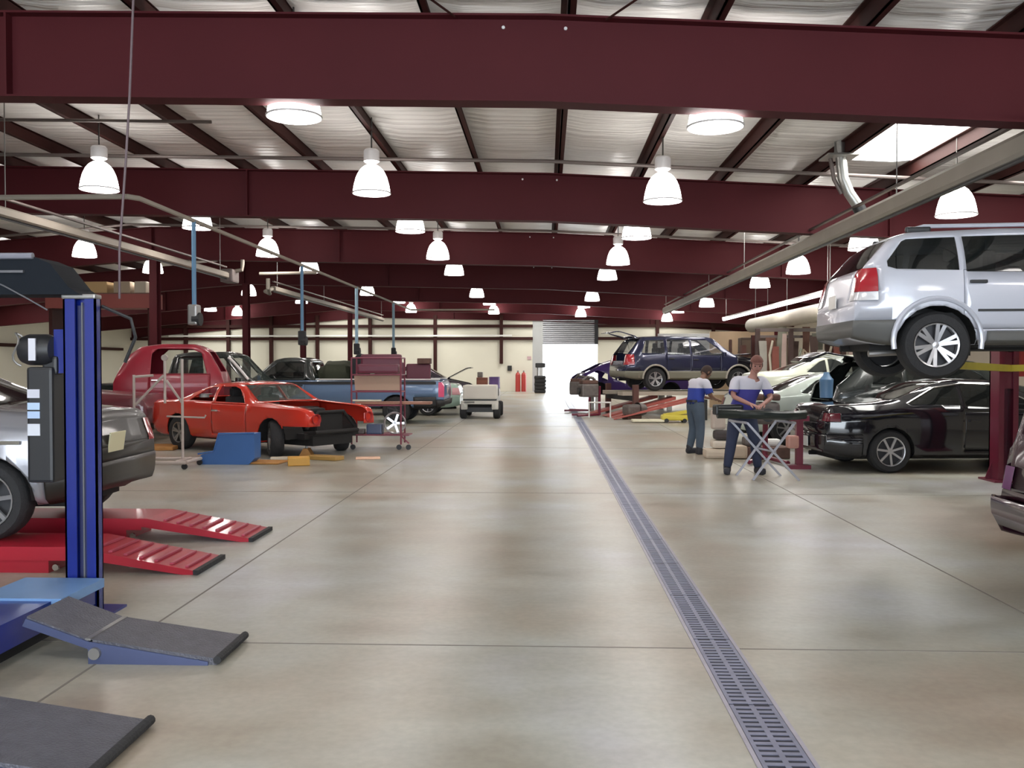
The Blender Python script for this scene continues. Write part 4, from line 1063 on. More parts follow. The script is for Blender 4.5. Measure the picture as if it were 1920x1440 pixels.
# --- purple stripped car near the bright door
pu = mk(SEDAN, paint=P_purp, L=4.2, glass=None, doors=[], windows=[[(.15,.58),(.4,.92),(.75,1.08),(1.1,.95),(1.1,.66)], [(1.25, .8), (1.55, 1.27), (1.75, 1.31), (1.75, .6)], [(1.83, .5), (1.83, 1.33), (2.75, 1.33), (3.1, .98), (3.1, .5)]],
    top=[(0, .60), (.02, .80), (.3, .98), (.9, 1.30), (1.4, 1.44), (2.4, 1.44), (2.7, 1.38), (3.3, .95), (4.0, .80), (4.2, .5)], wh=(.8, 3.4, .31), wheels=False, rg=(.25, 1.0, .62, .5, 1.0, 1.33), ws=(2.6, 3.3, .66, .52, .98, 1.38),
    panels=[('hood', 3.3, 4.3, .6, .5, 'delete', {}), ('trunk', -.05, .25, .6, .35, 'delete', {})])
pu.pop('mirror'); pu.pop('cabin')
p1, _, _ = car('purple_car_shell', 'purple stripped car shell standing in the glare beside the far door', pu, (1.45+1.6, 32.6, .35), R(8), 'car body')
for x in (-1.3, 1.3):
    for y in (-.6, .6): MB().bb(x-.08, x+.08, y-.08, y+.08, -.35, .26).build('support_stand', M_white, p1)
for x, z in ((-1.9, .5), (-1.75, .78)):
    MB().cbox((x, -.2, z), (.35, .8, .16), .05).build('trunk_part', M_steel, p1)
# --- white utility cart
ct = empty('utility_cart', (-1.98, 26.7, 0), 0, 'white utility golf cart seen from behind at the aisle edge', 'golf cart')
for s in (-1, 1):
    for y in (0, 1.7):
        t = MB().lathe([(.12, -.09), (.2, -.1), (.235, -.06), (.235, .06), (.2, .1), (.12, .09)], axis='X', n=20).build('wheel', M_rubber, ct, True); t.location = (s*.50, y, .235)
        MB().lathe([(0, s*.02), (.12, s*.04)], axis='X', n=14).build('rim', M_white, t)
MB().cbox((0, -.22, .49), (1.12, .10, .11), .03).cbox((-.46, -.22, .38), (.2, .1, .2), .03).cbox((.46, -.22, .38), (.2, .1, .2), .03).build('rear_bumper', mat('off_white_bumper', (.6, .58, .52), .5), ct)
MB().bb(-.5, .5, -.1, 2.1, .28, .42).build('chassis', M_under, ct)
MB().bb(-.42, .42, -.15, -.05, .2, .34).build('axle_cover', M_black, ct)
MB().bb(-.5, .5, -.2, .1, .52, .60).build('cargo_gap', M_black, ct)
MB().cbox((0, .2, .80), (1.0, .95, .42), .04).build('cargo_box', mat('warm_white_box', (.68, .64, .56), .5), ct)
MB().cbox((0, 1.0, .78), (1.0, .5, .3), .05).build('seat', M_cabin, ct)
MB().cbox((0, 1.9, .62), (1.0, .5, .5), .1).build('front_cowl', M_white, ct)
for s in (-1, 1): MB().cbox((s*.42, -.29, .40), (.10, .03, .08), .01).build('tail_reflector', mat('grey_lens', (.6, .6, .52), .3), ct)
MB().bb(-.45, -.15, -.33, -.29, .5, .52).build('tow_bar', M_black, ct)
# --- grey car with raised hood farther back, green-white car beside the cart
gcar = mk(SEDAN, paint=paint('grey_purple_paint', (.12, .10, .13), .2, .3), panels=[('hood', 3.62, 4.6, .66, .4, 'hood', {'pivot': (3.62, 0, .96), 'rot': R(-40), 'mat': P_black})])
gc, _, _ = car('grey_sedan', 'grey sedan with its hood up beyond the white cart', gcar, (-5.0, 33.5, .15), R(2))
for x in (-1.3, 1.3):
    for y in (-.6, .6): MB().bb(x-.1, x+.1, y-.1, y+.1, -.15, .26).build('support_stand', M_steel, gc)
gw = mk(SEDAN, paint=paint('mint_white_paint', (.45, .62, .52), .3), tail=[(-.05, .24, .45, 1.2, .66, .88, mat('pale_pink_lens', (.75, .4, .42), .3))])
gw1, _, _ = car('mint_sedan', 'mint sedan half hidden between the blue pickup and the white cart', gw, (-2.75-2.35, 29.0, 0), PI)
# ================================================================== PEOPLE
def grow(nodes, edges, sub=2):
    names = list(nodes); idx = {n: i for i, n in enumerate(names)}
    me = bpy.data.meshes.new('tmp'); me.from_pydata([nodes[n][0] for n in names], [(idx[a], idx[b]) for a, b in edges], [])
    o = bpy.data.objects.new('tmp', me); COL.objects.link(o)
    sk = o.modifiers.new('s', 'SKIN')
    for i, n in enumerate(names):
        r = nodes[n][1]; r = r if isinstance(r, tuple) else (r, r)
        me.skin_vertices[0].data[i].radius = r; me.skin_vertices[0].data[i].use_root = (i == 0)
    ss = o.modifiers.new('d', 'SUBSURF'); ss.levels = sub; ss.render_levels = sub
    dg = bpy.context.evaluated_depsgraph_get(); dg.update()
    m2 = bpy.data.meshes.new_from_object(o.evaluated_get(dg))
    vs = [v.co[:] for v in m2.vertices]; fs = [tuple(p.vertices) for p in m2.polygons]
    bpy.data.objects.remove(o); bpy.data.meshes.remove(m2)
    return vs, fs
M_skin = mat('skin_tone', (0.42, 0.21, 0.17), .5)
M_skin2 = mat('tanned_skin', (0.22, 0.11, 0.07), .5)
M_pants = mat('navy_work_trousers', (0.028, 0.036, 0.075), .8, var=.2, vscale=8)
M_pants2 = mat('grey_blue_trousers', (0.06, 0.085, 0.12), .8, var=.2, vscale=8)
M_shirtw = mat('pale_grey_shirt_yoke', (0.56, 0.55, 0.62), .8)
M_shirtb = mat('royal_blue_shirt', (0.025, 0.05, 0.30), .8)
M_shirtp = mat('blue_purple_shirt', (0.05, 0.045, 0.26), .8)
M_hair = mat('dark_brown_hair', (0.035, 0.018, 0.014), .8)
M_cap = mat('rust_brown_cap', (0.16, 0.06, 0.045), .7)
M_shoe = mat('dark_work_boot', (0.02, 0.02, 0.028), .6)
def person(label, loc, rz, J, skin, top, low, pants, capm=None, split=1.26):
    root = empty('person', loc, rz, label, 'person')
    J = {k: Vector(v) for k, v in J.items()}
    N = {'pelvis': (J['pelvis'], (.145, .11)), 'waist': (J['waist'], (.135, .10)), 'chest': (J['chest'], (.165, .115)), 'neckb': (J['neck']-Vector((0, 0, .06)), .07), 'neck': (J['neck'], .052), 'skull': (J['head'], .07)}
    E = [('pelvis', 'waist'), ('waist', 'chest'), ('chest', 'neckb'), ('neckb', 'neck'), ('neck', 'skull')]
    for s in 'lr':
        N['sh'+s] = (J['sh'+s], .062); N['el'+s] = (J['el'+s], .042); N['wr'+s] = (J['wr'+s], .027)
        d = (J['hand'+s]-J['wr'+s]).normalized()
        N['palm'+s] = (J['wr'+s]+d*.055, (.040, .018)); E += [('chest', 'sh'+s), ('sh'+s, 'el'+s), ('el'+s, 'wr'+s), ('wr'+s, 'palm'+s)]
        side = d.cross(Vector((0, 0, 1))).normalized(); dn = Vector((0, 0, -1))
        for q in range(4):
            b = J['wr'+s]+d*.092+side*(q-1.5)*.021; ln = (.075, .085, .08, .062)[q]
            N[f'f{s}{q}a'] = (b, .0092); N[f'f{s}{q}b'] = (b+d*ln*.55+dn*.012, .0085); N[f'f{s}{q}c'] = (b+d*ln*.85+dn*.04, .0075)
            E += [('palm'+s, f'f{s}{q}a'), (f'f{s}{q}a', f'f{s}{q}b'), (f'f{s}{q}b', f'f{s}{q}c')]
        tside = side*(1 if s == 'l' else -1)
        b = J['wr'+s]+d*.035-tside*.035
        N[f't{s}a'] = (b, .012); N[f't{s}b'] = (b+d*.035-tside*.022+dn*.01, .010); N[f't{s}c'] = (b+d*.065-tside*.02+dn*.03, .0085)
        E += [('palm'+s, f't{s}a'), (f't{s}a', f't{s}b'), (f't{s}b', f't{s}c')]
        N['hip'+s] = (J['hip'+s], .10); N['kn'+s] = (J['kn'+s], .062); N['an'+s] = (J['an'+s], .042)
        N['calf'+s] = (J['kn'+s].lerp(J['an'+s], .3), .06)
        E += [('pelvis', 'hip'+s), ('hip'+s, 'kn'+s), ('kn'+s, 'calf'+s), ('calf'+s, 'an'+s)]
    bvs, bfs = grow(N, E, 2)
    b = MB().add(bvs, bfs)
    # head with jaw, nose and ears
    hm = MB().sphere((0, 0, 0), .1, 20, 14, (.80, .98, 1.18))
    for i, v in enumerate(hm.v):
        x, y, z = v
        if z < -.02: x *= 1-.28*min(1, (-z-.02)/.08); y = y*(1-.12*min(1, (-z-.02)/.08))-.006
        if y < -.07 and abs(x) < .03: y = -.082+(y+.082)*.5
        hm.v[i] = (x, y, z)
    hm.add([(-.012, -.088, -.03), (.012, -.088, -.03), (0, -.118, -.028), (0, -.09, .015)], [(0, 1, 2), (0, 2, 3), (1, 3, 2), (0, 3, 1)])
    for s in (-1, 1): hm.sphere((s*.082, .01, -.005), .03, 8, 6, (.35, .6, 1))
    Mh = Matrix.Translation(J['head']) @ Matrix.Rotation(J['hrot'].z, 4, 'Z') @ Matrix.Rotation(J['hrot'].x, 4, 'X')
    hm.xf(Mh); b.add(hm.v, hm.f)
    body = b.build('body', skin, root, True)
    ex = MB()
    for s in (-1, 1): ex.sphere((s*.032, -.088, .008), .010, 8, 6)
    ex.xf(Mh); ex.build('eyes', M_hair, root)
    mo = MB().cbox((0, -.092, -.055), (.045, .012, .01), .004); mo.xf(Mh); mo.build('mouth', mat('lip_tone', (.28, .08, .07), .5), root)
    ha = MB().sphere((0, .012, .018), .108, 20, 14, (.82, .96, 1.12))
    keep = [f for f in ha.f if not (sum(ha.v[i][1] for i in f)/len(f) < -.045 and sum(ha.v[i][2] for i in f)/len(f) < .065) and sum(ha.v[i][2] for i in f)/len(f) > -.05]
    ha.f = keep; ha.mi = [0]*len(keep); ha.xf(Mh); ha.build('hair', M_hair, root, True)
    if capm:
        ca = MB().sphere((0, .008, .03), .115, 20, 14, (.84, .98, 1.05))
        keep = [f for f in ca.f if sum(ca.v[i][2] for i in f)/len(f) > .05]; ca.f = keep; ca.mi = [0]*len(keep)
        ca.xf(Mh); ca.build('cap', capm, root, True)
        cb_ = MB().prism([(-.07, -.08), (-.05, -.17), (0, -.19), (.05, -.17), (.07, -.08)], .055, .065, 'Z'); cb_.xf(Mh); cb_.build('cap_brim', capm, root)
    # clothing follows the body: offset copies of the body surface
    def cloth(name, mats, bones, off, cut=None, keepf=None):
        bm = bmesh.new(); vv = [bm.verts.new(v) for v in bvs]
        for f in bfs:
            try: bm.faces.new([vv[k] for k in f])
            except Exception: pass
        bmesh.ops.recalc_face_normals(bm, faces=bm.faces)
        def near(p):
            best = (9, None, 0)
            for a, b in E:
                A = Vector(N[a][0]); B = Vector(N[b][0]); AB = B-A; t = max(0, min(1, (p-A).dot(AB)/max(1e-6, AB.length_squared)))
                d = (A+AB*t-p).length-(N[a][1][0] if isinstance(N[a][1], tuple) else N[a][1])*.6
                if d < best[0]: best = (d, (a, b), t)
            return best
        kill = []
        for f in bm.faces:
            d, e, t = near(f.calc_center_median())
            if e not in bones or not (bones[e][0] <= t <= bones[e][1]): kill.append(f)
        bmesh.ops.delete(bm, geom=kill, context='FACES')
        bm.normal_update()
        nrm = {v: v.normal.copy() for v in bm.verts}
        for v in bm.verts: v.co += nrm[v]*off
        if cut is not None:
            bmesh.ops.bisect_plane(bm, geom=list(bm.verts)+list(bm.edges)+list(bm.faces), plane_co=(0, 0, cut), plane_no=(0, 0, 1), dist=1e-5)
        q = MB(); bm.verts.index_update()
        q.v = [tuple(v.co) for v in bm.verts]; q.f = [tuple(v.index for v in f.verts) for f in bm.faces]
        q.mi = [0 if (cut is None or f.calc_center_median().z > cut) else 1 for f in bm.faces]
        bm.free(); o_ = q.build(name, mats, root, True); md = o_.modifiers.new('t', 'SOLIDIFY'); md.thickness = .008; md.offset = 0
        return o_
    full = (0, 1)
    cloth('shirt', [top, low], {('pelvis', 'waist'): (.12, 1), ('waist', 'chest'): full, ('chest', 'neckb'): (0, .93), ('chest', 'shl'): full, ('chest', 'shr'): full, ('shl', 'ell'): (0, .82), ('shr', 'elr'): (0, .82)}, .024, split)
    cloth('trousers', pants, {('pelvis', 'waist'): (0, .35), ('pelvis', 'hipl'): full, ('pelvis', 'hipr'): full, ('hipl', 'knl'): full, ('hipr', 'knr'): full, ('knl', 'calfl'): full, ('knr', 'calfr'): full, ('calfl', 'anl'): full, ('calfr', 'anr'): full}, .017)
    MB().lathe([(.155, -.02), (.16, -.02), (.16, .02), (.155, .02)], tuple(J['pelvis']+Vector((0, 0, .08))), 'Z', 20).build('belt', M_black, root)
    for s in 'lr':
        a = J['an'+s]; t = J['toe'+s]; d = (t-a); d.z = 0; d.normalize(); c = a+d*.07; c.z = .05
        sb = MB().cbox((0, 0, 0), (.27, .1, .1), .04); sb.xf(Matrix.Translation(c) @ Matrix.Rotation(math.atan2(d.y, d.x), 4, 'Z'))
        sb.add(*[x for x in (lambda q: (q.v, q.f))(MB().lathe([(.055, .04), (.058, .14), (.05, .16)], (a.x, a.y, 0), 'Z', 12))])
        sb.build('boot', M_shoe, root, True)
    return root
PR = dict(pelvis=(0, .02, .93), waist=(.02, -.02, 1.08), chest=(.07, -.08, 1.27), neck=(.12, -.13, 1.47), head=(.155, -.19, 1.60), hrot=(.25, 0, -.1),
    shl=(.27, -.09, 1.38), shr=(-.13, -.10, 1.38), ell=(.36, -.20, 1.13), elr=(-.20, -.26, 1.15), wrl=(.20, -.40, 1.04), wrr=(.02, -.42, 1.04), handl=(.12, -.50, 1.02), handr=(.09, -.52, 1.02),
    hipl=(.10, .02, .86), hipr=(-.10, .02, .86), knl=(.17, -.04, .48), knr=(-.17, -.04, .49), anl=(.23, .02, .09), anr=(-.22, .02, .09), toel=(.26, -.16, .03), toer=(-.26, -.16, .03))
person('mechanic in a cap leaning over the folding stand, facing the camera', (2.90, 13.25, 0), 0, PR, M_skin, M_shirtw, M_shirtp, M_pants, M_cap, 1.25)
PL = dict(pelvis=(0, .04, .88), waist=(0, .02, 1.02), chest=(0, -.04, 1.20), neck=(0, -.13, 1.38), head=(0, -.21, 1.47), hrot=(.75, 0, 0),
    shl=(.19, -.05, 1.30), shr=(-.19, -.05, 1.30), ell=(.24, -.14, 1.06), elr=(-.24, -.12, 1.05), wrl=(.14, -.36, 1.0), wrr=(-.12, -.34, .98), handl=(.10, -.46, .99), handr=(-.08, -.44, .97),
    hipl=(.09, .03, .82), hipr=(-.09, .03, .82), knl=(.11, -.02, .46), knr=(-.11, .0, .46), anl=(.13, .06, .09), anr=(-.12, .03, .09), toel=(.14, -.14, .03), toer=(-.14, -.16, .03))
person('mechanic seen from behind and the side, head bowed, in a white and blue shirt', (2.72, 16.2, 0), R(118), PL, M_skin2, M_shirtw, M_shirtb, M_pants2, None, 1.19)

# ================================================================== WORK STAND AND THINGS ON IT
wsd = empty('folding_work_stand', (3.15, 12.72, 0), 0, 'folding work stand with crossed silver legs beside the capped mechanic', 'work stand')
M_leg = mat('silver_stand_leg', (.42, .42, .47), .35, .5)
for y in (-.22, .30):
    MB().bar((-.27-(y>0)*.12, y, .0), (.30-(y>0)*.12, y, .80), .03).build('leg', M_leg, wsd)
    MB().bar((.36-(y>0)*.12, y-.035, .0), (-.36-(y>0)*.12, y-.035, .80), .03).build('leg', M_leg, wsd)
MB().tube([(-.37, -.25, .80), (-.49, .30, .80)], .018, 8).build('top_bar', M_leg, wsd)
MB().tube([(.30, -.25, .80), (.18, .30, .80)], .018, 8).build('top_bar', M_leg, wsd)
MB().tube([(.02, -.3, .40), (-.1, .34, .40)], .014, 8).build('cross_bar', M_leg, wsd)
bmp = []
for q in range(17):
    t = q/16; x = -.72+1.26*t
    bmp.append((x, -.10+.30*(2*t-1)**2-.08, .87+.01*math.sin(6*t)))
bo = MB(); n = 10
for i, p in enumerate(bmp):
    for k in range(n):
        a = 2*PI*k/n; bo.v.append((p[0], p[1]+.10*math.cos(a)*(1 if math.cos(a) > 0 else .7), p[2]+.065*math.sin(a)))
for i in range(16):
    for k in range(n): bo.f.append((i*n+k, i*n+(k+1) % n, (i+1)*n+(k+1) % n, (i+1)*n+k)); bo.mi.append(0)
bo.f += [tuple(range(n)), tuple(16*n+k for k in range(n))]; bo.mi += [0, 0]
cv_ = bo.build('bumper_cover', mat('dark_green_black_plastic', (.012, .018, .016), .3), None, True); cv_.location = (3.18, 12.78, .03)
tag(cv_, 'black car bumper cover lying across the folding work stand', 'bumper')
bx = empty('grille_insert', (2.62, 12.95, .90), R(10), 'black grille piece at the outer end of the bumper on the stand', 'car part')
MB().cbox((0, 0, .06), (.42, .16, .15), .03).build('grille_frame', M_black, bx)
MB().bb(-.17, .17, -.085, -.08, .02, .03).bb(-.17, .17, -.085, -.08, .06, .07).bb(-.17, .17, -.085, -.08, .10, .11).build('grille_slats', M_steel, bx)
pc = empty('trim_pile', (2.98, 15.5, 0), 0, 'pile of cream and tan trim pieces on the floor between the mechanics', 'trim pile')
for i, (x, y, z, sx, sy, sz, c) in enumerate(((0, 0, .08, .5, .35, .16, (.55, .46, .36)), (.08, .05, .24, .4, .3, .14, (.66, .58, .48)), (.3, -.1, .12, .3, .3, .22, (.5, .4, .3)), (.05, 0, .40, .28, .22, .16, (.06, .05, .05)), (.0, .05, .66, .24, .2, .34, (.5, .42, .36)))):
    MB().cbox((x, y, z), (sx, sy, sz), .05).build('trim_piece', mat(f'trim_piece_{i}', c, .7), pc)
# red stands under and behind the stand
rs = empty('press_frame', (3.92, 13.95, 0), 0, 'red workshop press frame between the folding stand and black coupe', 'press')
for x in (.0, ): MB().bb(x-.05, x+.05, -.05, .05, 0, .82).build('press_upright', M_dred, rs)
MB().bb(-.14, .14, -.06, .06, .74, .82).bb(-.18, .16, -.1, .1, .0, .06).build('press_crossbar', M_dred, rs)
MB().cbox((-.12, -.06, .42), (.18, .16, .2), .04).build('pink_canister', mat('dusty_pink_metal', (.5, .25, .2), .5), rs)
# assorted car parts on the floor behind
def part_blob(name, label, cat, loc, specs, rz=0, group=None):
    root = empty(name, loc, rz, label, cat, group)
    for nm, kind, a, m in specs:
        if kind == 'c': MB().cbox(a[:3], a[3:6], a[6]).build(nm, m, root)
        elif kind == 't': MB().tube(a[0], a[1], 10).build(nm, m, root, True)
        elif kind == 'l': MB().lathe(a[0], a[1], a[2], 20).build(nm, m, root, True)
    return root
M_grime = mat('grimy_aluminium', (.16, .14, .13), .55, .4, var=.4, vscale=12)
M_rust = mat('brown_rust_metal', (.12, .06, .045), .7, var=.4, vscale=10)
def engine(loc, label, rz, s=1.0):
    return part_blob('engine_on_stand', label, 'engine', loc, [
        ('engine_block', 'c', (0, 0, .82, .55*s, .45*s, .42*s, .06), M_grime), ('cylinder_head', 'c', (0, -.13, 1.08, .5*s, .16*s, .12*s, .03), M_rust), ('cylinder_head', 'c', (0, .13, 1.08, .5*s, .16*s, .12*s, .03), M_rust),
        ('intake_pipe', 't', ([(-.2, 0, 1.1), (-.05, 0, 1.24), (.15, 0, 1.2), (.28, 0, 1.02)], .05), M_grime), ('pulley', 'l', ([(0, 0), (.11, 0), (.11, .05), (0, .05)], (-.34, 0, .8), 'X'), M_black),
        ('stand_post', 't', ([(.36, 0, 0.04), (.36, 0, .95)], .045), M_dred), ('stand_leg', 't', ([(-.45, -.3, .05), (.36, 0, .06)], .035), M_dred), ('stand_leg', 't', ([(-.45, .3, .05), (.36, 0, .06)], .035), M_dred)], rz)
engine((1.32, 27.9, 0), 'grimy engine on a red stand below the open tailgate', R(15))
engine((2.75, 25.9, 0) if False else (1.15, 30.7, 0), 'brown engine on a stand beside the purple shell', R(-20), 1.1)
part_blob('floor_parts', 'grey gearbox lying on blocks under the rack tail', 'gearbox', (2.55, 26.6, 0), [('casing', 'c', (0, 0, .28, .5, .35, .32, .08), M_grime), ('bell_housing', 'l', ([(.22, 0), (.16, .25), (.1, .3)], (.2, 0, .28), 'X'), M_grime), ('wood_block', 'c', (0, 0, .06, .5, .3, .12, .01), M_rust)], R(30))
engine((3.62, 14.75, 0), 'dark engine on a stand behind the folding stand legs', R(80), .85)
part_blob('parts_crate', 'low crate of orange brown parts on the floor before the mint sedan', 'crate', (3.72, 15.6, 0), [('crate_body', 'c', (0, 0, .1, .9, .5, .2, .02), M_rust), ('metal_part', 'c', (-.15, 0, .28, .3, .3, .16, .05), M_grime), ('metal_part', 'c', (.22, .05, .26, .25, .2, .12, .04), M_white)])
wr = empty('white_bench_frame', (1.62, 27.4, 0), 0, 'white tubular trestle standing on the bright floor near the drain', 'trestle')
for x in (-.3, .35): MB().tube([(x, 0, .46), (x, 0, 0)], .022, 8).build('leg', M_white, wr, True)
MB().tube([(-.32, 0, .46), (.37, 0, .46)], .025, 8).build('top_rail', M_white, wr, True)
bb_ = MB().tube([(.92, 30.2, .78), (1.5, 30.2, .78)], .02, 8).build('thin_bar', M_steel, None, True)
bb_.name = 'barrier_arm'; tag(bb_, 'thin grey arm sticking out of the purple shell towards the door', 'bar')
bb_.data.transform(Matrix.Translation((.1, 1.6, 0)))

# ================================================================== LEFT BAYS: rolling rack, frame, floor things
M_rack = mat('maroon_rack_tube', (.20, .035, .06), .45)
rc = empty('parts_rack', (-3.1, 16.6, 0), 0, 'maroon rolling parts rack standing right of the red coupe', 'rack')
xs_ = (-.52, .42); ys_ = (-.22, .24)
for x in xs_:
    for y in ys_: MB().tube([(x, y, .10), (x, y, 1.74)], .016, 8).build('upright', M_rack, rc, True)
for z in (.28, .84, 1.10, 1.42, 1.74):
    f = MB()
    for y in ys_: f.tube([(xs_[0], y, z), (xs_[1], y, z)], .014, 6)
    for x in xs_: f.tube([(x, ys_[0], z), (x, ys_[1], z)], .014, 6)
    f.build('rail_frame', M_rack, rc, True)
MB().bb(xs_[0], xs_[1]+.15, ys_[0], ys_[1], .265, .285).build('bottom_shelf', M_rack, rc)
for x in (-.5, .38, .56):
    c_ = MB().lathe([(0, -.018), (.05, -.018), (.05, .018), (0, .018)], (x, -.2, .05), 'Y', 14).build('caster', M_black, rc)
MB().tube([(.42, -.2, .26), (.57, -.2, .12)], .014, 6).build('foot_brace', M_rack, rc)
def single(name, mb, m, label, cat, loc=(0, 0, 0), rz=0, group=None, smooth=False):
    o = mb.build(name, m, None, smooth); o.location = loc; o.rotation_euler = (0, 0, rz); return tag(o, label, cat, group)
single('door_panel', MB().prism([(-.44, 0), (.44, 0), (.44, .26), (.40, .30), (-.42, .31), (-.46, .27)], -.03, .03, 'Y'), mat('tan_panel', (.42, .28, .20), .6, var=.1), 'tan door trim panel standing on the middle rail of the maroon rack', 'panel', (-3.14, 16.55, 1.125))
single('wood_plank', MB().cbox((0, 0, 0), (1.45, .3, .05), .01), mat('red_brown_plank', (.32, .15, .10), .6, var=.25, vscale=5), 'long red-brown plank laid across the maroon rack', 'plank', (-2.85, 16.6, .882))
single('cream_strip', MB().cbox((0, 0, 0), (.55, .12, .03), .01), mat('cream_metal', (.7, .66, .5), .5), 'short cream strip on the left end of the plank', 'strip', (-3.35, 16.5, .93))
q_ = empty('alloy_wheel', (-2.82, 16.52, .50), R(12), 'silver alloy wheel standing on the bottom shelf of the maroon rack', 'wheel')
MB().lathe([(.21, -.08), (.20, -.09), (.18, -.06), (.18, .06), (.20, .08), (.21, .08), (.21, -.08)], axis='Y', n=28).build('rim', M_alloy, q_, True)
for k_ in range(5): MB().bar((0, -.05, 0), (.19*math.cos(k_*1.2566), -.05, .19*math.sin(k_*1.2566)), .045, .02, up=(0, 1, 0)).build('spoke', M_alloy, q_)
single('tool_box', MB().cbox((0, 0, .1), (.3, .28, .2), .03), mat('slate_blue_box', (.07, .09, .16), .4), 'slate blue box on the bottom shelf of the maroon rack', 'box', (-3.2, 16.55, .286))
single('dark_bracket', MB().cbox((0, 0, .05), (.18, .2, .1), .02), M_grime, 'small grimy bracket at the left end of the rack shelf', 'car part', (-3.5, 16.6, .286))
RACKED = [rc]+[o for o in bpy.data.objects if o.parent is None and o.name.split('.')[0] in ('door_panel','wood_plank','cream_strip','alloy_wheel','tool_box','dark_bracket')]
# maroon seats on the rack top and in the pickup bed
for i, (x, y, z, sx, sz, m, lab) in enumerate(((-3.15, 16.62, 1.76, .78, .0, None, ''),)): pass
M_seatm = mat('maroon_seat_vinyl', (.13, .025, .045), .45)
def seatb(x, y, z, w, h, lab, rz=0):
    r_ = empty('bench_seat', (x, y, z), rz, lab, 'seat', 'maroon seats among the parts')
    MB().cbox((0, -.05, .1), (w, .4, .18), .05).build('seat', M_seatm, r_)
    MB().cbox((0, .17, .1+h/2), (w, .13, h), .05).build('backrest', M_seatm, r_)
    return r_
rs_ = seatb(-3.12, 16.6, 1.435, .8, .28, 'maroon bench seat lying in the top tier of the rolling rack')
seatb(-4.45, 25.0, .725, .85, .86, 'long maroon seat standing in the rear of the blue pickup bed')
seatb(-3.62, 25.0, .725, .7, .82, 'shorter maroon seat at the tail of the blue pickup bed')
for i, (x, lab) in enumerate(((-4.1, 'small dark crate on the maroon seats, nearer the green tarp'), (-3.15, 'small dark crate on the maroon seats above the pink tail light'))):
    single('small_crate', MB().cbox((0, 0, .09), (.38, .3, .16), .02), M_rust, lab, 'crate', (x-.3, 25.17, 1.675-.045*i), 0, 'crates on the load')
single('white_basin', MB().lathe([(.0, 0), (.2, 0), (.26, .24), (.24, .24), (.19, .02), (0, .02)], n=20), mat('pinkish_white', (.7, .55, .52), .5), 'pinkish white bucket at the tail end of the pickup load', 'bucket', (-3.0, 25.0, 1.23 if False else .725), 0, None, True)
# tarps
def lumpy(name, loc, sc, m, lab, cat, seed=1, amp=.14, rz=0, nu=28, nv=16):
    rnd = random.Random(seed); mb = MB().sphere((0, 0, 0), 1, nu, nv, (1, 1, 1)); ph = [rnd.uniform(0, 6) for _ in range(6)]
    for i, (x, y, z) in enumerate(mb.v):
        k = 1+amp*(math.sin(3*x*2+ph[0])*math.sin(4*y+ph[1])+.6*math.sin(9*x+ph[2]+3*z)+.4*math.sin(11*z+ph[3]+5*y))
        px_, py_, pz_ = abs(x)**.6*(1 if x > 0 else -1), abs(y)**.6*(1 if y > 0 else -1), abs(z)**.7*(1 if z > 0 else -1)
        mb.v[i] = (px_*sc[0]*k, py_*sc[1]*k, max(-sc[2], pz_*sc[2]*k))
    return single(name, mb, m, lab, cat, loc, rz, None, True)
lumpy('green_tarp', (-5.85, 25.0, 1.22), (.52, .6, .5), mat('dark_olive_tarp', (.035, .04, .022), .8, bump=.4, bscale=8), 'dark olive tarp bundle in the middle of the blue pickup bed', 'tarp', 3, .06)
lumpy('black_jacket', (-5.15, 24.5, 1.3), (.24, .3, .58), mat('black_cloth', (.012, .013, .018), .85), 'black cloth hanging over the side of the blue pickup bed', 'cloth', 5, .08)
for o_ in RACKED+[rs_]: o_.location.x -= .065; o_.location.y += .36
# pale rolling frame
M_pale = mat('pale_pink_frame', (.50, .42, .38), .5, var=.1)
fr = empty('rolling_frame', (-5.95, 13.75, 0), 0, 'pale tubular rolling frame standing at the tail of the red coupe', 'frame')
for (a, b) in (((-.52, 0, .08), (-.52, 0, 1.45)), ((.25, 0, .14), (.25, 0, 1.70)), ((-.07, .1, 1.0), (-.07, .1, 1.70))): MB().tube([a, b], .022, 8).build('upright', M_pale, fr, True)
for (a, b) in (((-.50, 0, .98), (-.07, .05, 1.44)), ((-.02, .05, 1.36), (.24, 0, 1.02)), ((-.52, 0, 1.42), (-.22, .02, 1.44))): MB().tube([a, b], .02, 8).build('brace', M_pale, fr, True)
for y in (-.3, .3): MB().tube([(-.6, y, .10), (.42, y, .10)], .028, 8).build('base_rail', M_pale, fr, True)
for x in (-.52, .25, .42): MB().tube([(x, -.3, .11), (x, .3, .11)], .026, 8).build('base_rail', M_pale, fr, True)
for x in (-.55, .4):
    for y in (-.3, .3): MB().lathe([(0, -.015), (.045, -.015), (.045, .015), (0, .015)], (x, y, .045), 'Y', 12).build('caster', M_black, fr)
MB().lathe([(.0, -.02), (.05, -.02), (.05, .02), (0, .02)], (-.07, .1, 1.72), 'Y', 14).build('top_ring', M_pale, fr)
MB().tube([(.0, .0, .80), (.6, .0, .78), (.62, .0, .82)], .014, 6).build('side_arm', M_pale, fr, True)
# blue seat shell
bs = empty('blue_plastic_shell', (-5.15, 14.3, 0), R(0), 'blue plastic bin lying on the floor beside the red coupe door', 'bin')
M_bsh = mat('mid_blue_plastic', (.055, .15, .40), .45, var=.1)
MB().prism([(-.42, .0), (.36, .0), (.46, .10), (.46, .50), (.40, .50), (-.14, .48), (-.22, .20), (-.40, .16), (-.5, .06)], -.16, .16, 'Y').build('bin_body', M_bsh, bs)
MB().tube([(-.46, -.17, .17), (-.2, -.17, .22), (-.12, -.17, .5), (.46, -.17, .51)], .014, 8).build('bin_rim', M_bsh, bs, True)
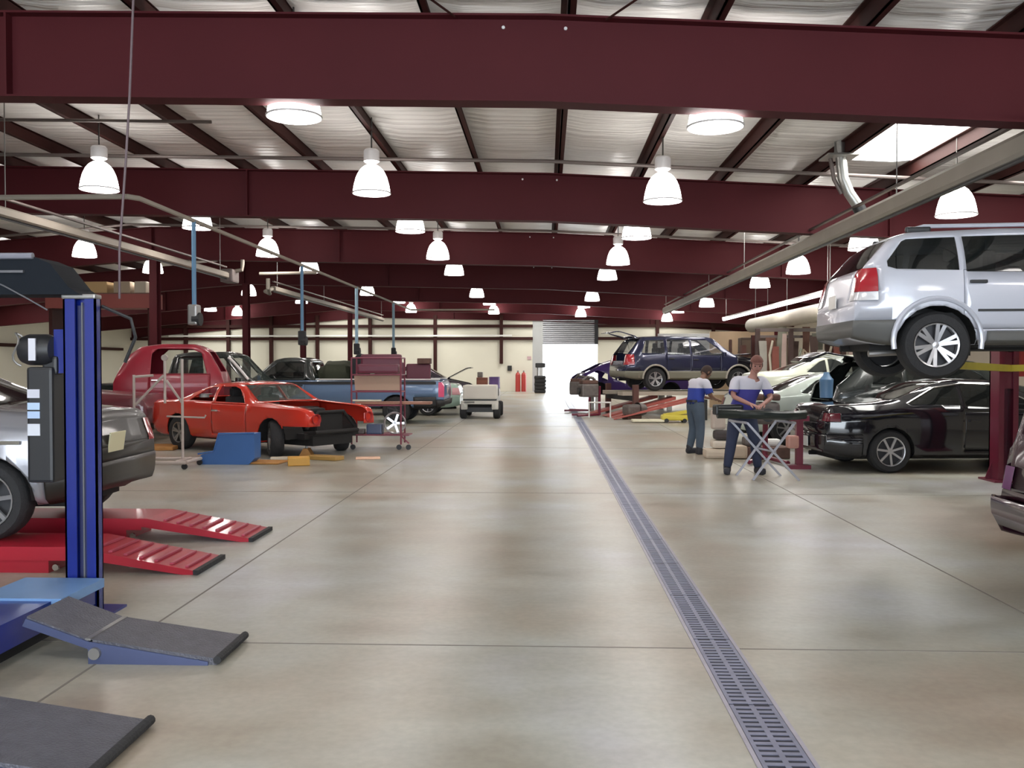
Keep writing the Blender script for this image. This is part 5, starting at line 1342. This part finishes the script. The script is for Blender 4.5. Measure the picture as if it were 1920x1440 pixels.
# orange and yellow things on the floor under the coupe's nose
M_or = mat('orange_wood', (.50, .24, .07), .6, var=.3, vscale=6)
for i, (px_, py_, sx, sy, sz, c, lab, cat, rz) in enumerate((
    (285, 842, 1.0, .7, .07, M_or, 'orange wooden board lying under the tail of the red coupe', 'board', .1),
    (490, 868, .75, .45, .03, M_or, 'flat orange board on the floor right of the blue bin', 'board', -.1),
    (560, 872, .34, .3, .13, M_yellow if False else mat('amber_plastic', (.62, .33, .05), .5), 'amber plastic tray in front of the coupe front tire', 'tray', .3),
    (610, 862, .6, .25, .07, mat('ochre_board', (.40, .24, .07), .6), 'ochre board lying between the coupe front tires', 'board', -.4),
    (690, 860, .42, .3, .02, mat('peach_cardboard', (.75, .48, .34), .7), 'peach cardboard sheet on the floor near the maroon rack', 'cardboard', .2),
    (530, 862, .4, .12, .05, mat('pale_wood', (.7, .6, .48), .6), 'pale wood offcut just in front of the coupe wheel', 'wood offcut', .2))):
    p = atZ(px_, py_, 0); single('floor_board' if cat == 'board' else cat.replace(' ', '_'), MB().cbox((0, 0, sz/2), (sx, sy, sz), .012), c, lab, cat, (p.x, p.y, 0.002), rz)
js = atZ(568, 858, 0)
j_ = empty('jack_stand', (js.x, js.y+.25, 0), 0, 'small orange jack stand under the coupe nose', 'jack stand')
MB().prism([(-.12, 0), (.12, 0), (.04, .14), (-.04, .14)], -.1, .1, 'Y').build('stand_base', M_or, j_)
MB().tube([(0, 0, .12), (0, 0, .19)], .025, 8).build('stand_pin', M_steel, j_)
# crates on the high shelf at the left
hs = empty('high_shelf', (-12.9, 26.4, 0), 0, 'tall steel shelf with a red edge at the far left', 'shelf')
for x in (-1.9, 1.1): MB().bb(x-.05, x+.05, -.3, .3, 0, 3.75).build('shelf_post', M_purlin, hs)
MB().bb(-2.0, 1.2, -.4, .4, 3.3, 3.72).build('shelf_beam', mat('faded_red_beam', (.25, .06, .05), .6), hs)
MB().bb(-2.0, 1.2, -.4, .4, 3.72, 3.75).build('shelf_deck', M_rust, hs)
for i, (x, w, c, nm) in enumerate(((-1.3, .6, (.38, .28, .17), 'tan'), (-.5, .7, (.45, .3, .14), 'orange tan'), (.3, .5, (.34, .26, .18), 'brown'), (.85, .35, (.42, .36, .28), 'pale'))):
    single('storage_box', MB().cbox((0, 0, .17), (w, .5, .34), .02), mat(f'box_{nm}', c, .7), f'{nm} storage box on the high far-left shelf', 'box', (-12.9+x, 26.3, 3.75), 0, 'boxes on the high shelf')

# ================================================================== FAR WALL THINGS
def ext(x, y, lab):
    r_ = empty('gas_cylinder', (x, y, 0), 0, lab, 'gas cylinder', 'red cylinders at the far wall')
    MB().lathe([(0, 0), (.15, 0), (.15, 1.0), (.12, 1.1), (.04, 1.17), (.04, 1.22), (0, 1.22)], n=18).build('cylinder_body', mat('red_cylinder', (.45, .05, .04), .35), r_, True)
    MB().lathe([(0, 1.21), (.05, 1.21), (.05, 1.28), (0, 1.28)], n=12).build('valve', M_steel, r_)
ext(-1.72, 54.2, 'red gas cylinder by the far wall, closer to the purple drum'); ext(-1.36, 54.2, 'red gas cylinder by the far wall, closer to the door')
single('purple_drum', MB().lathe([(0, 0), (.32, 0), (.33, .3), (.32, .32), (.33, .6), (.32, .62), (.32, .92), (.3, .9), (0, .9)], n=24), mat('dark_purple_drum', (.07, .03, .13), .4), 'dark purple drum at the foot of the far wall', 'drum', (-3.05, 52.5, 0), 0, None, True)
tb = empty('tool_cabinet', (-3.55, 49.5, 0), 0, 'dark red tool cabinet with clutter on top by the far wall', 'tool cabinet')
MB().cbox((0, 0, .5), (.62, .5, .85), .02).build('cabinet', mat('oxide_red', (.16, .05, .03), .5), tb)
for z in (.3, .5, .7): MB().bb(-.28, .28, -.262, -.25, z-.08, z+.08).build('drawer', mat('brown_red_drawer', (.22, .07, .04), .5), tb)
for x in (-.25, .25): MB().lathe([(0, -.02), (.04, -.02), (.04, .02), (0, .02)], (x, -.18, .04), 'Y', 10).build('caster', M_black, tb)
MB().cbox((-.12, 0, 1.08), (.3, .3, .3), .04).build('vise', M_grime, tb)
single('wall_box', MB().cbox((0, 0, 0), (.26, .12, .32), .02), M_cabin, 'small dark electrical box on the far wall above the cylinders', 'electrical box', (-2.25, 54.93, 1.42))
tk = empty('tire_stack', (-.35, 51.5, 0), 0, 'dark stack of tires with a black machine beside the far door', 'tires')
for k_ in range(5): MB().lathe([(.17, -.09), (.3, -.1), (.34, -.05), (.34, .05), (.3, .1), (.17, .09), (.17, -.09)], (0.02*(k_ % 2), 0, .1+.2*k_), 'Z', 22).build('tire', M_rubber, tk, True)
wc = empty('wheel_machine', (-.4, 53.8, 0), 0, 'black tire machine standing left of the bright doorway', 'machine')
MB().cbox((0, 0, .45), (.6, .5, .9), .05).build('machine_base', M_black, wc); MB().tube([(-.1, .1, .9), (-.1, .1, 1.6)], .06, 10).build('machine_post', M_steel, wc); MB().cbox((.05, 0, 1.6), (.6, .25, .28), .05).build('machine_head', M_cabin, wc)
single('wall_notice', MB().bb(-.12, .12, -.01, .01, -.1, .1), mat('pink_notice', (.6, .4, .42), .6), 'small pinkish notice on the white wall left of the door', 'notice', (-1.05, 54.97, 2.05))
# ================================================================== RIGHT: plywood partition, panel rack
struct('wall_partition', MB().bb(6.2, 8.6, 34.0, 34.12, 0, 2.88), mat('plywood_sheet', (.62, .44, .27), .6, var=.18, vscale=1.5), 'bare plywood partition behind the right bays')
single('white_sheet', MB().cbox((0, 0, 0), (1.95, .04, .9), .01), mat('bright_white_sheet', (.85, .85, .82), .5), 'bright white sheet fixed left of the plywood partition', 'panel', (5.2, 34.0, 2.35))
single('sheet_post', MB().bb(-.05, .05, -.05, .05, 0, 1.95), M_white, 'white post under the bright white sheet', 'post', (5.95, 34.05, 0))
single('sheet_post', MB().bb(-.05, .05, -.05, .05, 0, 1.95), M_white, 'white post under the far end of the bright sheet', 'post', (4.45, 34.05, 0))
for i, (x, z, lab) in enumerate(((6.7, 1.95, 'narrow brown bracket'), (7.25, 1.8, 'second brown bracket'), (6.95, 2.3, 'rust coloured hook'))):
    single('wall_bracket', MB().cbox((0, 0, 0), (.1, .12, .55), .03), M_rust, f'{lab} hanging on the plywood partition', 'bracket', (x, 33.93, z))
rk2 = empty('panel_rack', (7.6, 26.0, 0), 0, 'dark steel rack holding upright body panels beneath the thick duct', 'rack')
for x in (-1.5, -.55, .95, 2.0): MB().bb(x-.06, x+.06, -.06, .06, 0, 2.65).build('rack_post', mat('dark_brown_post', (.06, .03, .025), .6), rk2)
for z in (.9, 2.62): MB().bb(-1.55, 2.05, -.05, .05, z-.05, z+.05).build('rack_beam', M_pipe, rk2)
MB().bb(-1.55, 2.05, -.5, .5, .86, .92).build('rack_shelf', M_rust, rk2)
rnd = random.Random(11)
cols = [('pale grey', (.42, .40, .35)), ('tan', (.42, .33, .24)), ('dusty pink', (.45, .33, .29)), ('cream', (.55, .5, .4)), ('dark brown', (.09, .05, .04)), ('greenish grey', (.26, .28, .22)), ('dull red', (.25, .08, .06))]
LAYX = [-1.38, -1.18, -1.0, -.78, -.36, -.15, .06, .28, .5, .72, 1.15, 1.35, 1.6, 1.82]
PNAMES = ['curved quarter panel', 'narrow trim strip', 'tall door skin', 'bent fender', 'long exhaust pipe', 'window frame', 'flat sill panel']
for i, x in enumerate(LAYX):
    cn, c = cols[i*3 % 7]; h = rnd.uniform(1.1, 1.7); w = rnd.uniform(.12, .26); kind = i % 7
    mb = MB()
    if kind in (1, 4): mb.tube([(0, 0, 0), (.03, 0, h*.3), (-.02, 0, h*.7), (.06, -.03, h)], .035, 8)
    elif kind == 5:
        mb.bar((-w/2, 0, .02), (-w/2+.02, 0, h), .04); mb.bar((w/2, 0, .02), (w/2, 0, h*.8), .04); mb.bar((-w/2+.02, 0, h), (w/2, 0, h*.8), .04); mb.bar((-w/2, 0, .02), (w/2, 0, .02), .04)
    else:
        pts = []
        for q in range(9):
            t = q/8; pts.append((w/2*(1+.25*math.sin(3*t+i)), h*t))
        for q in range(8, -1, -1):
            t = q/8; pts.append((-w/2*(1-.3*math.sin(4*t+i)), h*t))
        mb.prism(pts, -.02, .02, 'Y')
    side = ['at the left end', 'left of the second post', 'between the middle posts', 'right of the wide bay'][0 if i < 2 else 1 if i < 4 else 2 if i < 10 else 3]
    single('body_panel', mb, mat(f'panel_{cn}', c, .55, .15, var=.2, vscale=6), f'{cn} {PNAMES[kind]} in the upright panel rack, {["first", "second", "third", "fourth", "fifth", "sixth", "seventh", "eighth", "ninth", "tenth", "eleventh", "twelfth", "thirteenth", "last"][i]} along it', 'body panel', (7.6+x, 25.86-.05*(i % 2), .93), rnd.uniform(-.25, .25), 'panels in the upright rack', kind in (1, 4))
# person-blue drum beside the hatch
single('blue_jug', MB().lathe([(0, 0), (.1, 0), (.11, .3), (.06, .36), (.04, .42), (0, .42)], n=16), mat('blue_grey_jug', (.10, .20, .34), .4), 'blue plastic jug on the black coupe trunk lid', 'jug', (4.58, 14.75, 1.07), 0, None, True)

# second row of stored panels and cabinets behind the rack
cb2 = empty('tall_cabinet', (8.0, 32.8, 0), 0, 'tall dark brown cabinet behind the upright body panels', 'cabinet')
MB().cbox((0, 0, 1.3), (1.9, .6, 2.6), .02).build('cabinet_body', mat('dark_brown_cabinet', (.075, .045, .03), .7, var=.3), cb2)
for x in (-.48, .48): MB().cbox((x, -.31, 1.35), (.9, .03, 2.3), .01).build('door', mat('dark_brown_cabinet_door', (.11, .07, .045), .6, var=.3), cb2)
rk3 = empty('storage_rack', (7.8, 27.0, 0), 0, 'low dark rack behind the upright panel rack', 'rack')
for x in (-1.6, 0, 1.7): MB().bb(x-.05, x+.05, -.05, .05, 0, 2.5).build('rack_post', M_purlin, rk3)
MB().bb(-1.65, 1.75, -.3, .3, .95, 1.0).build('rack_shelf', M_rust, rk3)
MB().bb(-1.65, 1.75, -.04, .04, 2.42, 2.5).build('rack_beam', M_pipe, rk3)
WORDS = ['leftmost', 'second', 'third', 'fourth', 'fifth', 'sixth', 'seventh', 'eighth', 'ninth', 'rightmost']
for i in range(10):
    x = -1.45+.34*i; h = rnd.uniform(1.2, 1.75); w = rnd.uniform(.16, .3); cn, c = (('dark brown', (.09, .05, .04)), ('rust', (.16, .07, .045)), ('olive grey', (.2, .2, .15)))[i % 3]
    pts = [(w/2*(1+.2*math.sin(3*q/8+i)), h*q/8) for q in range(9)]+[(-w/2*(1-.25*math.sin(5*q/8+i)), h*q/8) for q in range(8, -1, -1)]
    single('door_skin', MB().prism(pts, -.03, .03, 'Y'), mat(f'panel_back_{cn}', c, .6, .1, var=.3, vscale=6), f'{cn} door skin, {WORDS[i]} in the rear storage rack', 'body panel', (7.8+x, 26.82, 1.005), rnd.uniform(-.3, .3), 'door skins in the rear rack')
